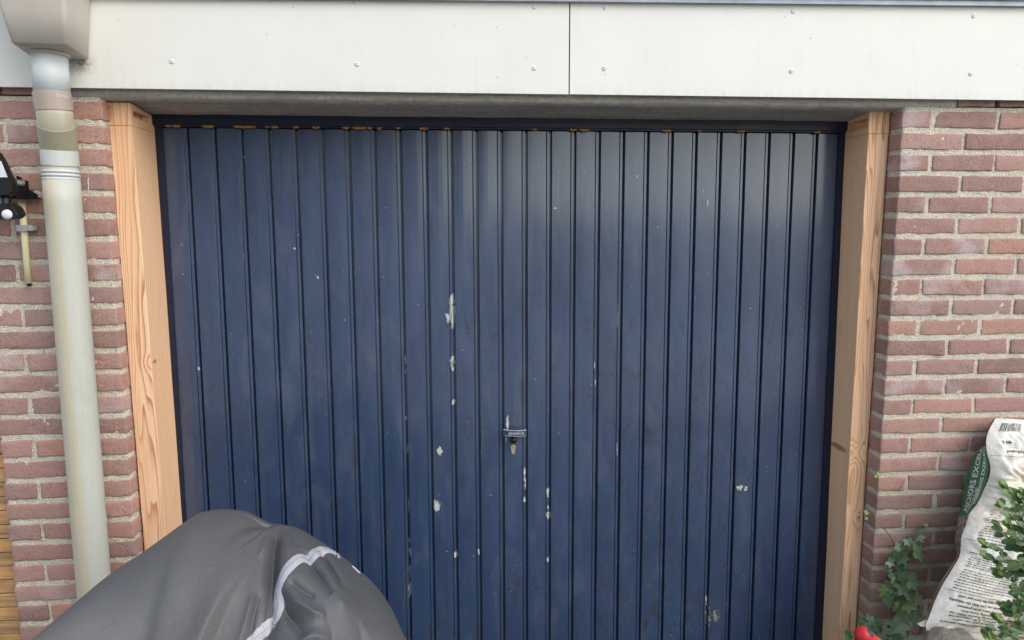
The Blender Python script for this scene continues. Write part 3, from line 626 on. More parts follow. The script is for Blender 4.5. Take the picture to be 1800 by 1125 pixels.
mb = MB(); mb.tube([pA, pB + np.array([0, 0, -.02])], .0440, 48); mb.build('upper_pipe', M['pipe_white'], dp, smooth=True)
def sleeve(name, a, b, r, mat, lip=.0012):
    a, b = np.array(a), np.array(b); d = b - a; mb = MB()
    pts = [a, a, a + d * .02, a + d * .97, b, b]; rad = [r - .003, r, r + lip * .3, r + lip * .3, r, r - .003]
    eps = d / np.linalg.norm(d) * 1e-5; pts = [p + eps * i for i, p in enumerate(pts)]
    mb.tube(pts, rad, 48); return mb.build(name, mat, dp, smooth=False)
V = []
e1 = sleeve('elbow_socket', U1 + (pA - pB) * .04, pC + np.array([0, 0, .026]) * 1.0, .0462, M['taupe'])
mb = MB(); mb.tube([pC + np.array([0, 0, .034]), pC + np.array([0, 0, .018]), pC + (pD - pC) * .12, pC + (pD - pC) * .3, pC + (pD - pC) * .5], [.0445, .0446, .0446, .0446, .0446], 48); mb.build('elbow_bend', M['beige'], dp, smooth=True)
dd = (pD - pC)
e2 = sleeve('olive_socket', pC + dd * .16, pD + dd * .06, .0462, M['olive'])
mb = MB(); mb.tube([pD - dd * .3, pD + dd * .02, (pD * .55 + pE * .45), pE], [.0440, .0442, .0442, .0442], 48); mb.build('elbow_bend', M['beige'], dp, smooth=True)
e3 = sleeve('coupling', pD * .62 + pE * .38 + np.array([0, 0, .004]), pE + (pF - pE) * .22, .0472, M['coup'])
mb = MB(); mb.tube([pE, pF + dirn * .01], .0446, 48); mb.build('pipe_stub', M['pipe'], dp, smooth=True)
r0 = pE + (pF - pE) * .62
mb = MB()
for q in range(3):
    c0 = r0 + (pF - pE) * (.02 + .24 * q); a = np.linspace(0, 2 * math.pi, 9)
    pts = []; rad = []
    for j, t in enumerate(np.linspace(-1, 1, 7)): pts.append(c0 + dirn * (-t * -.0040)); rad.append(.0462 + .0026 * math.sqrt(max(0, 1 - t * t)))
    mb.tube(pts, rad, 48)
mb.build('sealing_ring', M['pipe_white'], dp, smooth=True)
mb = MB(); zs_ = np.linspace(0, 1, 30); mb.tube([pF + dirn * (.006 + (pF[2] - GZ) * t) for t in zs_], [.0478] * 30, 56); mb.build('long_pipe', M['pipe'], dp, smooth=True)
# moulded mark on the elbow socket
tv, tf = text_mesh('DYKA', .013, .0003)
p0 = at(114.5, 172, -.15)
def wrap(tv, cx, cy, r, x0, z0):
    o_ = []
    for v in tv:
        th = (x0 - cx + v[0]) / r; th = max(-1.5, min(1.5, th)); o_.append((cx + r * math.sin(th), cy - r * math.cos(th), z0 + v[1]))
    return o_
mb = MB(); mb.add(wrap(tv, (U1 + pC)[0] / 2, -.1105, .0476, (U1 + pC)[0] / 2 + .033, .0455), tf); mb.build('moulded_letters', M['letter'], e1)
# wall brackets for the pipe
for zz_ in (-1.75,):
    mb = MB(); c0 = pF + dirn * (pF[2] - zz_); mb.tube([c0 + dirn * -.012, c0 + dirn * .012], .0505, 40); mb.box(c0[0] - .006, c0[0] + .006, c0[1], -.0, zz_ - .01, zz_ + .01); mb.build('pipe_bracket', M['clipg'], dp)
# ---------------------------------------------------------------- floodlight with sensor, conduit
fl = thing('floodlight', (-.26, -.02, -.25), 'black outdoor floodlight with motion sensor on the left brick pillar', 'floodlight')
def poly(pxs, Y): return [(at(x, y, Y)[0], at(x, y, Y)[2]) for x, y in pxs]
mb = MB(); out1 = [(-95, 258), (-4, 262), (4, 269), (10, 280), (20, 303), (31, 322), (33.5, 337), (28, 344), (-95, 347)]
P0 = poly([(x - (13 if x > -50 else 0), y) for x, y in out1], -.135); P1 = poly([(x - (3 if x > -50 else 0), y) for x, y in out1], -.108); cxx = sum(a for a, b in P0) / len(P0); czz = sum(b for a, b in P0) / len(P0)
sh = lambda P, s: [(cxx + (a - cxx) * s, czz + (b - czz) * s) for a, b in P]
rings = [[(a, -.138, b) for a, b in sh(P0, .975)], [(a, -.135, b) for a, b in P0], [(a, -.108, b) for a, b in P1], [(a, -.100, b) for a, b in sh(P1, .97)], [(a, -.085, b) for a, b in sh(P1, .80)], [(a, -.075, b) for a, b in sh(P1, .6)]]
V, Fc = loft(rings); mb.add(V, Fc); hs_ = mb.build('housing', M['black'], fl)
mb = MB(); mb.prism(poly([(-88, 283), (1, 283), (12, 311.5), (-88, 313)], -.139), 'y', -.1395, -.136); mb.build('lens', M['lens'], fl)
mb = MB(); br = poly([(30, 309), (37, 312), (42, 322), (42, 328), (66, 342), (66, 348), (60, 350), (-10, 349.5), (-10, 345), (26, 344.5), (33, 338)], -.03); mb.prism(br[::-1], 'y', -.034, -.028)
mb.box(br[7][0], br[5][0] - .002, -.033, -.006, br[6][1], br[6][1] + .004); q0 = at(38, 335, -.06); mb.box(q0[0] - .0035, q0[0] + .0035, -.095, -.03, q0[2] - .024, q0[2] + .03); mb.build('bracket', M['black'], fl)
q = at(32.5, 321, -.10); mb = MB(); mb.tube([(q[0] - .006, -.103, q[2]), (q[0] + .004, -.085, q[2])], .0085, 16); mb.build('bolt', M['steel'], fl)
q = at(10, 352, -.11); mb = MB(); mb.tube([(q[0], -.11, q[2] + .018), (q[0], -.11, q[2] + .004), (q[0], -.112, q[2] - .012)], [.009, .0125, .012], 20); mb.build('sensor_neck', M['black'], fl)
sb_ = poly([(-48, 359), (10, 357.5), (20, 361), (25, 367), (32, 378.5), (30, 383), (24, 386), (-48, 387)], -.15); mb = MB()
cx2 = sum(a for a, b in sb_) / len(sb_); cz2 = sum(b for a, b in sb_) / len(sb_); sh2 = lambda s: [(cx2 + (a - cx2) * s, cz2 + (b - cz2) * s) for a, b in sb_]
V, Fc = loft([[(a, -.153, b) for a, b in sh2(.95)], [(a, -.150, b) for a, b in sb_], [(a, -.122, b + .001) for a, b in sb_], [(a, -.100, b + .003) for a, b in sh2(.8)]]); mb.add(V, Fc); sn = mb.build('sensor', M['black'], fl)
q = at(12, 377, -.155); mb = MB(); n = 24; V = []; pr = [(.0138, 0), (.0132, -.004), (.0105, -.0075), (.006, -.0095), (.0003, -.0102)]
for r, y in pr:
    for i in range(n): t = 2 * math.pi * i / n; V.append((q[0] + r * math.cos(t), -.153 + y, q[2] + r * math.sin(t)))
mb.add(V, [(a * n + i, a * n + (i + 1) % n, (a + 1) * n + (i + 1) % n, (a + 1) * n + i) for a in range(4) for i in range(n)]); mb.build('sensor_dome', M['lens'], sn, smooth=True)
cn = thing('cable_conduit', (at(48, 500, -.012)[0], -.012, at(48, 500, -.012)[2]), 'cream plastic cable tube hanging below the black floodlight', 'conduit')
ca = at(38.0, 348, -.018); cb = at(50.2, 498, -.016); mb = MB(); mb.tube([ca, ca + (cb - ca) * .5, cb], .0092, 24); mb.build('tube', M['cream'], cn, smooth=True)
mb = MB(); mb.tube([cb + (ca - cb) * .03, cb, cb + np.array([.003, .002, -.008])], .0058, 12); mb.build('cable_end', M['black'], cn, smooth=True)
c1 = at(28.5, 401, -.032); c2 = at(57.5, 401, -.02); mb = MB(); mb.box(c1[0], c1[0] + .029, -.034, -.002, c1[2] - .0095, c1[2] + .0095, bev=.0015); mb.box(c1[0] + .028, c1[0] + .044, -.028, -.004, c1[2] - .0085, c1[2] + .0085, bev=.0012); mb.box(c1[0] + .043, c1[0] + .048, -.022, -.010, c1[2] - .004, c1[2] + .004, bev=.001); mb.build('clip', M['clipg'], cn)
# ---------------------------------------------------------------- slatted fence at the far left
k = NM('hardwood_slats'); V_ = k.map((3, 3, 75)); n1 = k.noise(1, 5, .6, vec=k.map((5, 5, 140))); n2 = k.noise(1, 2, .5, vec=k.map((2.5, 2.5, 26)))
c = k.mix(k.mr(n1, .35, .65), (.36, .20, .09), (.62, .38, .18)); c = k.mix(k.mr(n2, .45, .6, 0, .85), c, (.70, .37, .13)); c = k.mix(k.mr(n2, .33, .42, .7, 0), c, (.25, .14, .075)); c = k.mix(k.mr(k.noise(30, 5), .5, .8, 0, .5), c, (.20, .14, .10))
M['slat'] = k.out(c, .7, k.bump(n1, .4, .001))
fe = thing('slatted_fence', (-.8, .09, GZ), 'orange brown hardwood slatted fence left of the brick pillar', 'fence'); mb = MB(); z = -1.2164 + .0473 * 16
while z > GZ + .03:
    mb.box(-1.4, -.372, .060 + random.uniform(-.002, .002), .085, z - .0440, z, bev=.0022); z -= .0473
mb.build('slats', M['slat'], fe); mb = MB(); mb.box(-.46, -.40, .0865, .15, GZ, -.42); mb.box(-1.3, -1.24, .0865, .15, GZ, -.42); mb.build('fence_post', M['slat'], fe)
mb = MB(); mb.box(-1.6, -.3807, .0, .30, -.42, .30); tag(mb.build('painted_board', M['mortar']), 'wall above the slatted fence beyond the left edge', 'wall') if False else None
# ---------------------------------------------------------------- covered two-wheeler in the foreground
RG = np.array([[0.1561, -1.05, -1.1583, 0.3], [0.2064, -0.98, -1.1066, 0.33], [0.246, -0.92, -1.0762, 0.36], [0.2815, -0.82, -1.0532, 0.4], [0.3084, -0.76, -1.0364, 0.42], [0.3537, -0.69, -1.017, 0.44], [0.4136, -0.62, -0.9846, 0.46], [0.4451, -0.6, -0.9723, 0.47], [0.4898, -0.58, -0.9768, 0.48], [0.532, -0.57, -0.9897, 0.48], [0.5782, -0.565, -1.0192, 0.48], [0.6073, -0.56, -1.0283, 0.48], [0.6472, -0.56, -1.0399, 0.47], [0.6999, -0.56, -1.0754, 0.46], [0.7397, -0.56, -1.1062, 0.44], [0.7872, -0.565, -1.1469, 0.42], [0.828, -0.57, -1.186, 0.4], [0.8619, -0.575, -1.2339, 0.37], [0.8848, -0.58, -1.28, 0.34], [0.8994, -0.585, -1.3273, 0.32], [0.9169, -0.59, -1.4342, 0.28], [0.9328, -0.6, -1.582, 0.24], [0.9628, -0.62, -2.08, 0.15]])
RG = np.vstack([[-.06, -1.30, -1.45, .22], [.06, -1.18, -1.27, .26], RG]); SO = 2   # two more stations toward the rear wheel
def catm(A, s):
    s = np.clip(np.asarray(s, float), 0, len(A) - 1.0001); i = s.astype(int); f = (s - i)[..., None]
    g = lambda k_: A[np.clip(i + k_, 0, len(A) - 1)]
    a, b, c, d = g(-1), g(0), g(1), g(2)
    return .5 * ((2 * b) + (-a + c) * f + (2 * a - 5 * b + 4 * c - d) * f * f + (-a + 3 * b - 3 * c + d) * f ** 3)
def seg_d(s, t, pts, wt=12.):
    # distance in (s, t*wt) space to a polyline, signed by side, and position along it
    best = np.full(s.shape, 1e9); side = np.zeros(s.shape); pos = np.zeros(s.shape)
    for i in range(len(pts) - 1):
        ax_, ay_ = pts[i][0], pts[i][1] * wt; bx, by = pts[i + 1][0], pts[i + 1][1] * wt
        dx, dy = bx - ax_, by - ay_; l2 = dx * dx + dy * dy; u = np.clip(((s - ax_) * dx + (t * wt - ay_) * dy) / l2, 0, 1)
        ex, ey = s - ax_ - u * dx, t * wt - ay_ - u * dy; d = np.hypot(ex, ey); m = d < best
        best = np.where(m, d, best); side = np.where(m, np.sign(dx * (t * wt - ay_) - dy * (s - ax_)), side); pos = np.where(m, (i + u) / (len(pts) - 1), pos)
    return best, side, pos
gs = lambda d, w_: np.exp(-(np.abs(d) / w_) ** 1.35)
VALLEY = [(11.02, 0.008), (11.12, 0.1038), (11.25, 0.1812), (11.35, 0.2412), (11.5, 0.30), (11.1, .38)]
STRIP = [(14.0, -.01), (13.95, 0.0), (13.175, 0.0488), (12.775, 0.1138), (12.425, 0.1375), (12.075, 0.1762), (11.8, 0.2087), (11.625, 0.2363), (11.66, 0.2575), (11.69, 0.2775), (11.6, 0.3), (11.3, 0.32), (10.975, 0.3375), (10.6, 0.36), (10.2, .40), (9.8, .46)]
def cov(s, t):
    s = np.asarray(s, float); t = np.asarray(t, float)
    r = catm(RG, s + SO); th = np.abs(t) * math.pi / 2; front = t >= 0
    dirx = np.interp(s, [0, 8, 11, 19, 22], [-.1, 0, .05, .55, .8]); h = np.where(front, r[..., 3], r[..., 3] * .45); H = r[..., 2] - GZ - .01
    sg = np.where(front, 1., -1.)
    dirx = np.where(front, dirx, 0)
    X = r[..., 0] + dirx * h * np.sin(th); Y = r[..., 1] - sg * h * np.sin(th); Z = GZ + .01 + H * np.clip(np.cos(th), 0, 1) ** .9
    # outward direction (roughly normal to the cloth)
    N = np.stack([dirx * np.sin(th) * .9 + .25 * np.interp(s, [0, 5, 12, 18, 22], [-.5, -.3, .2, 1.2, 1.5]), -sg * np.sin(th) * 1.4 - .15 * sg, np.cos(th)], -1); N /= np.linalg.norm(N, axis=-1, keepdims=True)
    tt = np.where(front, t, 9.)
    D = np.zeros(s.shape)
    # deep gather below the second peak, cloth bulging right of it
    d, sd, ps = seg_d(s, tt, VALLEY); amp = np.interp(ps, [0, .12, .5, .8, 1], [.0, .025, .028, .022, .010])
    D -= amp * np.where((s > 11.2), gs(d, .40), gs(d, .30)); 
    D += np.interp(ps, [0, .1, .5, .8, 1], [0, .004, .019, .021, .012]) * (1 / (1 + np.exp(-(np.where(s > np.interp(tt, [0, .1, .18, .24, .3], [11.02, 11.12, 11.25, 11.35, 11.5]), d, -d) - .22) * 7))) * np.exp(-np.clip(s - 12.2, 0, 9) ** 2 / 4.) * (tt < 5)
    # long soft ridge running down-left from the second peak
    d, sd, ps = seg_d(s, tt, [(11.0, .03), (10.75, 0.105), (9.9, 0.1875), (9.15, 0.2825), (8.4, 0.40), (7.8, .6)]); D += np.interp(ps, [0, .2, 1], [.002, .012, .018]) * gs(d, .50)
    d, sd, ps = seg_d(s, tt, [(10.2, .16), (9.5, .27), (8.9, .42)]); D -= .010 * gs(d, .35) * 1.0
    d, sd, ps = seg_d(s, tt, [(10.4, .27), (10.0, .36), (9.6, .5)]); D += .007 * gs(d, .25)
    d, sd, ps = seg_d(s, tt, [(10.75, .26), (10.5, .36), (10.2, .48)]); D -= .007 * gs(d, .2)
    # shoulder fold that curls left of the second peak
    d, sd, ps = seg_d(s, tt, [(11.05, 0.0187), (10.05, 0.0488), (9.6, 0.09), (9.3, 0.1325), (9.1, 0.19)]); D += np.interp(ps, [0, .3, 1], [.010, .010, 0]) * gs(d, .55) * (1 / (1 + np.exp(-(t - .03) * 120))); D -= np.interp(ps, [0, .2, .5, 1], [.0, .010, .008, 0]) * gs(np.where(s + t * 8 < 10.6, d, 9) - .45, .35)
    # the lump the handlebar end makes, and folds fanning from it
    c0 = np.hypot((s - 14.0), (tt - .235) * 12); D += .034 * gs(c0, 1.6); D += .009 * gs(c0, .6)
    for pts, a, w_ in [([(12.6, 0.12), (12.775, 0.15), (13.15, 0.1812), (13.575, 0.22)], .019, .18), ([(13.25, 0.07), (13.85, 0.1388), (14.125, 0.185)], .018, .17), ([(12.9, 0.10), (13.4, .16), (13.8, .20)], -.006, .16),
                       ([(11.85, 0.262), (12.05, 0.2913), (12.35, 0.31), (12.6, .335)], .026, .24), ([(12.35, 0.268), (12.9, 0.2788), (13.3, .275)], -.013, .18), ([(12.2, .225), (12.6, .238), (12.9, .243)], .010, .12), ([(12.4, .345), (12.9, .325), (13.5, .32)], -.016, .24), ([(13.6, .36), (14.3, .33), (15.2, .30)], .009, .22),
                       ([(15.6, .06), (15.1, .13), (14.6, .2)], .006, .35), ([(16.6, .12), (15.6, .2), (14.8, .25)], .006, .28), ([(14.6, .27), (14.9, .36), (15, .5)], .008, .3), ([(11.5, .004), (11.9, .06), (12.3, .10)], .006, .25)]:
        d, sd, ps = seg_d(s, tt, pts); D -= a * gs(d, w_) * np.sin(np.clip(ps * .8 + .2, 0, 1) * math.pi) ** .5
    # hanging pleats lower down
    low = np.clip((np.abs(t) - .42) / .3, 0, 1); D += low * .018 * np.sin(s * 3.1 + 1.2 * np.sin(s * 1.3))
    P = np.stack([X, Y, Z], -1) + N * D[..., None]
    return P, N
def cloth_mat(name, c1, c2, rough):
    k = NM(name); wv = k.noise(1400, 2, .5); n1 = k.noise(3, 4, .55); n2 = k.noise(1, 5, .6, vec=k.map((14, 14, 14)))
    c = k.mix(k.mr(n1, .35, .65), c1, c2); d1 = k.noise(1, 5, .62, vec=k.map((30, 14, 14), (0, 0, 0), (0, .6, .3)))
    c = k.mix(k.mr(d1, .60, .80, 0, .22), c, tuple(min(1, v * 2.3) for v in c1))
    v = k.vor(95); sp = k.math('MULTIPLY', k.mr(v, .045, .08, 1, 0), k.mr(k.noise(7, 3), .50, .60)); c = k.mix(k.math('MULTIPLY', sp, .55), c, (.5, .5, .48))
    nr = k.bump(wv, .12, .0004); nr = k.bump(k.noise(1, 3, .5, vec=k.map((9, 9, 9))), .35, .006, nr)
    cr = k.math('ABSOLUTE', k.math('SUBTRACT', k.noise(1, 3, .6, vec=k.map((16, 10, 22), (3, 1, 0)), dist=.6), .5)); nr = k.bump(k.mr(cr, 0, .07, 0, 1), .13, .0020, nr)
    cr2 = k.math('ABSOLUTE', k.math('SUBTRACT', k.noise(1, 2, .5, vec=k.map((48, 30, 40), (0, 5, 0)), dist=.8), .5)); nr = k.bump(k.mr(cr2, 0, .05, 0, 1), .06, .0010, nr)
    return k.out(c, k.mr(n2, .3, .7, rough, rough + .12), nr, spec=.45)
M['cover'] = cloth_mat('grey_tarpaulin', (.067, .069, .075), (.083, .080, .081), .44)
M['band'] = simple('reflective_band', (.40, .395, .425), .5, .08, 300, .3)
M['seam'] = simple('cover_seam', (.085, .085, .09), .7)
bk = thing('covered_motorbike', (.45, -.78, GZ), 'motorbike hidden under a dark grey weather cover with a pale reflective band', 'covered motorbike')
ss = np.concatenate([np.linspace(-2, 5, 42, endpoint=False), np.linspace(5, 17, 330, endpoint=False), np.linspace(17, 22, 60)])
ts = np.concatenate([np.linspace(-1, -.1, 26, endpoint=False), np.linspace(-.1, .42, 210, endpoint=False), np.linspace(.42, 1, 44)])
S, T = np.meshgrid(ss, ts, indexing='ij'); P, N = cov(S, T); nT = len(ts)
V = P.reshape(-1, 3); V = V + 0
Fc = [(i * nT + j, i * nT + j + 1, (i + 1) * nT + j + 1, (i + 1) * nT + j) for i in range(len(ss) - 1) for j in range(nT - 1)]
Fc.append(tuple(range(nT)))
cvr = obj('weather_cover', V, Fc, M['cover'], bk, smooth=True)
def ribbon(pts, half, off, m=120, wob=0., edge=None):
    pts = np.array(pts); L_ = np.linspace(0, len(pts) - 1, m); c_ = catm(pts, L_)
    p, nn = cov(c_[:, 0], c_[:, 1]); tg = np.gradient(p, axis=0); tg /= np.linalg.norm(tg, axis=1, keepdims=True)
    rows_ = []
    # walk sideways on the cloth itself
    e = 1e-3; ps_, _ = cov(c_[:, 0] + e, c_[:, 1]); pt_, _ = cov(c_[:, 0], c_[:, 1] + e); Ds = (ps_ - p) / e; Dt = (pt_ - p) / e
    nr = np.cross(Dt, Ds); nr /= np.linalg.norm(nr, axis=1, keepdims=True); nr *= np.sign((nr * nn).sum(1))[:, None]; sd = np.cross(nr, tg); sd /= np.linalg.norm(sd, axis=1, keepdims=True)
    K = 5
    for q in np.linspace(-half, half, K):
        wv = 1 + wob * np.array([noise.noise(Vector((a * .21, 3, 0))) for a in range(m)])
        G = np.stack([np.stack([(Ds * Ds).sum(1), (Ds * Dt).sum(1)], -1), np.stack([(Ds * Dt).sum(1), (Dt * Dt).sum(1)], -1)], -2)
        rhs = np.stack([(Ds * sd).sum(1), (Dt * sd).sum(1)], -1); duv = np.linalg.solve(G, rhs[..., None])[..., 0] * q * wv[:, None]
        pp, _ = cov(c_[:, 0] + duv[:, 0], np.maximum(c_[:, 1] + duv[:, 1], -.06)); rows_.append(pp + nr * (off if abs(q) < half * .99 else off * .2))
    V_ = np.array(rows_).reshape(-1, 3); F_ = [(a * m + b, a * m + b + 1, (a + 1) * m + b + 1, (a + 1) * m + b) for a in range(K - 1) for b in range(m - 1)]
    return V_, F_
V_, F_ = ribbon(STRIP, .0130, .0022, 240, .12); band = obj('reflective_band', V_, F_, M['band'], cvr, smooth=True)
V_, F_ = ribbon([(a, b + .0005) for a, b in STRIP], .0006, .0032, 240); obj('stitching', V_, F_, simple('lilac_thread', (.22, .20, .30), .8), band, smooth=True)
V_, F_ = ribbon([(14.8, .004), (15.0, .008), (15.2, .006)], .0035, .003, 14); obj('reflective_patch', V_, F_, M['band'], cvr, smooth=True)
V_, F_ = ribbon([(18.4, .10), (17.6, 0.1375), (17.0, .17), (16.3, 0.225), (15.6, .30), (15.2, .42)], .0013, .0008, 60); obj('seam', V_, F_, M['seam'], cvr, smooth=True)
# wheels just showing at the hem
for (x, y) in ((.10, -1.28), (.86, -.66)):
    mb = MB(); n = 40; c_ = (x, y, GZ + .16); pts = [(c_[0] + .135 * math.cos(a), c_[1], c_[2] + .135 * math.sin(a)) for a in np.linspace(0, 2 * math.pi, n)]
    mb.tube(pts, .025, 10, cap=False); mb.build('tyre', M['black'], bk, smooth=True)

# ---------------------------------------------------------------- bags of bark
# rows of the bag from top to bottom: left fold, front crease, right edge as world points
BR = []
for (yl, Lx, yc, Cx, yr, Rx, YL, YC, YR) in [
    (744, 1741, 735, 1750, 742, 1866, -.030, -.040, -.045), (758, 1737, 757, 1738, 758, 1874, -.030, -.062, -.060), (776, 1731, 776, 1733.5, 780, 1880, -.030, -.085, -.080),
    (796, 1715, 798, 1735, 804, 1886, -.030, -.105, -.10), (815, 1706, 818, 1738, 826, 1888, -.030, -.118, -.11), (838, 1699, 840, 1735, 850, 1888, -.032, -.128, -.12),
    (858, 1694, 858, 1730, 872, 1884, -.035, -.132, -.125), (876, 1691, 872, 1725, 890, 1878, -.040, -.135, -.13), (892, 1689, 888, 1716, 906, 1870, -.05, -.14, -.14),
    (908, 1685, 902, 1705, 924, 1860, -.07, -.148, -.15), (926, 1681, 920, 1699, 944, 1848, -.09, -.158, -.16), (950, 1678, 946, 1690, 972, 1834, -.105, -.172, -.172),
    (980, 1681, 976, 1687, 1003, 1818, -.13, -.188, -.188), (1004, 1668, 1000, 1674, 1028, 1801, -.16, -.205, -.205), (1032, 1650, 1030, 1656, 1056, 1786, -.19, -.232, -.23),
    (1060, 1637, 1058, 1643, 1082, 1775, -.22, -.262, -.255), (1082, 1630, 1080, 1635, 1098, 1763, -.245, -.288, -.275), (1099, 1625, 1098, 1627, 1117, 1748, -.268, -.305, -.29)]:
    BR.append(np.concatenate([at(Lx, yl, YL), at(Cx, yc, YC), at(Rx, yr, YR)]))
BR = np.array(BR); NBR = len(BR) - 1
def bagF(u, v):
    """front of the bag: u from the left crease to the right edge, v from top to bottom (rows)"""
    u = np.asarray(u, float); v = np.asarray(v, float); r = catm(BR, v * NBR); C, Rr = r[..., 3:6], r[..., 6:9]
    P = C + (Rr - C) * u[..., None]
    b = np.sin(np.clip(u, 0, 1) * math.pi) ** .75 * (.008 + .052 * np.sin(np.clip(v, 0, 1) * math.pi) ** .7)
    b = b + .012 * np.exp(-((v - .27) / .07) ** 2) * np.sin(u * 7 + 1) - .016 * np.exp(-((v - .50) / .035) ** 2) * np.clip(u * 4, 0, 1)
    f = np.zeros(u.shape); it = np.nditer([u, v], flags=['multi_index'])
    for a, c in it:
        a, c = float(a), float(c); am = .0052 + .018 * math.exp(-((c - .36) / .15) ** 2)
        q = noise.noise(Vector((a * 4, c * 12, 2))); q2 = noise.noise(Vector((a * 9 + q * 2, c * 22, 5))); f[it.multi_index] = am * (1 - 2 * abs(q)) + am * .6 * (1 - 2.4 * abs(q2))
    f *= np.clip(np.minimum(u, 1 - u) * 8, 0, 1)
    off = b + f
    return P + np.stack([-off * .12, -off, off * .28], -1)
def bagG(u, v):
    """gusset: u from the wall side fold (0) to the crease (1)"""
    u = np.asarray(u, float); v = np.asarray(v, float); r = catm(BR, v * NBR); A, C = r[..., 0:3], r[..., 3:6]
    P = A + (C - A) * u[..., None]; b = np.sin(np.clip(u, 0, 1) * math.pi) * .006
    f = np.zeros(u.shape); it = np.nditer([u, v], flags=['multi_index'])
    for a, c in it: f[it.multi_index] = .0035 * noise.noise(Vector((float(a) * 2, float(c) * 26, 7)))
    f *= np.clip(u * (1 - u) * 5, 0, 1)
    return P + np.stack([-(b + f), -(b + f) * .6, np.zeros(u.shape)], -1)
def sheet(fn, u0, u1, v0, v1, nu, nv):
    U_, V_ = np.meshgrid(np.linspace(u0, u1, nu), np.linspace(v0, v1, nv), indexing='ij'); P = fn(U_, V_)
    return P.reshape(-1, 3), [(i * nv + j, i * nv + j + 1, (i + 1) * nv + j + 1, (i + 1) * nv + j) for i in range(nu - 1) for j in range(nv - 1)]
def film_mat():
    k = NM('printed_white_film'); n1 = k.noise(7, 5, .6); n2 = k.noise(30, 5, .6); X, Y, Z = k.xyz()
    c = k.mix(k.mr(n2, .35, .7), (.66, .63, .55), (.80, .77, .70))
    z1 = k.math('MULTIPLY', k.mr(k.math('ABSOLUTE', k.math('ADD', Z, 1.17)), .04, .15, 1, 0), k.mr(n1, .34, .6, .1, 1)); c = k.mix(k.math('MULTIPLY', z1, .95), c, (.74, .60, .42))
    z2 = k.math('MULTIPLY', k.mr(Z, -1.47, -1.58), k.mr(n1, .4, .62, .2, 1)); c = k.mix(k.math('MULTIPLY', z2, .7), c, (.78, .67, .46))
    g = k.mr(k.noise(16, 5, .7), .58, .75, 0, .35); c = k.mix(g, c, (.32, .30, .27))
    return k.out(c, .42, k.bump(k.noise(38, 5, .65), .75, .006), spec=.5)
M['film'] = film_mat(); M['green'] = simple('green_film', (.050, .19, .105), .4, .2, 30, .25); M['ink'] = simple('black_ink', (.05, .05, .05), .6); M['inkg'] = simple('grey_ink', (.16, .15, .15), .6); M['wink'] = simple('white_ink', (.85, .86, .84), .5)
kk = NM('bark_picture'); v = kk.vor(60); c = kk.ramp(kk.noise(50, 5, .7), [(.3, (.05, .03, .03)), (.5, (.25, .16, .15)), (.62, (.5, .46, .48)), (.75, (.16, .09, .08))]); M['barkpic'] = kk.out(c, .3, kk.bump(kk.noise(30, 4), .5, .004), spec=.6)
bag = thing('bark_bag', (2.72, -.15, at(1700, 1105, -.3)[2]), 'crumpled white and green plastic bag of tree bark standing upside down on the boulder', 'bag')
V, Fc = sheet(bagF, 0, 1, 0, 1, 60, 150); o = obj('front_panel', V, Fc, M['film'], bag, smooth=True)
fp = o
GB = .53
V, Fc = sheet(bagG, 0, 1, .14, GB, 14, 60); gg = obj('green_gusset', V, Fc, M['green'], bag, smooth=True)
V, Fc = sheet(bagG, 0, 1, GB, 1, 10, 60); g2 = obj('picture_gusset', V, Fc, M['barkpic'], bag, smooth=True)
V, Fc = sheet(bagG, 0, 1, 0, .14, 10, 14); obj('dark_gusset', V, Fc, simple('dark_film', (.035, .038, .035), .4), bag, smooth=True)
# back of the bag, towards the wall
vv = np.linspace(0, 1, 60); rr = catm(BR, vv * NBR); rows_ = [rr[:, 0:3]]
for q in (.15, .5, .85):
    m = rr[:, 0:3] * (1 - q) + rr[:, 6:9] * q; m[:, 1] = np.minimum(m[:, 1] + .10 * math.sin(q * math.pi), np.where(m[:, 2] > -1.45, -.012, .0 - .02)); rows_.append(m)
rows_.append(rr[:, 6:9]); V = np.array(rows_).reshape(-1, 3); Fc = [(i * 60 + j, i * 60 + j + 1, (i + 1) * 60 + j + 1, (i + 1) * 60 + j) for i in range(4) for j in range(59)]
obj('back_panel', V, Fc, M['film'], bag, smooth=True)
# heat-sealed fin along the bottom with its corner flap, and the side seam
e_ = np.linspace(0, 1, 40); P = bagF(e_, np.full(40, 1.0)); fl_ = P.copy(); V = []; 
c0 = at(1612, 1096, -.285); c1 = at(1634, 1084, -.27)
low = P + np.array([0, -.006, -.016]); V = np.concatenate([P, low]); Fc = [(j, 40 + j, 41 + j, j + 1) for j in range(39)]
n0 = len(V); V = np.concatenate([V, [c0, c1, at(1640, 1104, -.312), at(1618, 1101, -.300), at(1628, 1089, -.280)]]); Fc += [(n0, n0 + 3, n0 + 4), (n0 + 3, n0 + 2, n0 + 4), (n0 + 4, n0 + 2, n0 + 1)]
obj('sealed_fin', V, Fc, M['film'], fp, smooth=True)
def on_front(pts2, off): # pts2: (u, v)
    a = np.array(pts2); P = bagF(a[:, 0], a[:, 1]); e = .004; Pu = bagF(a[:, 0] + e, a[:, 1]); Pv = bagF(a[:, 0], a[:, 1] + e); n_ = np.cross(Pv - P, Pu - P); n_ /= np.linalg.norm(n_, axis=1, keepdims=True); n_ *= -np.sign(n_[:, 1])[:, None]
    return P + n_ * off
def on_gus(pts2, off):
    a = np.array(pts2); return bagG(a[:, 0], a[:, 1]) + np.array([-off, -off, 0])
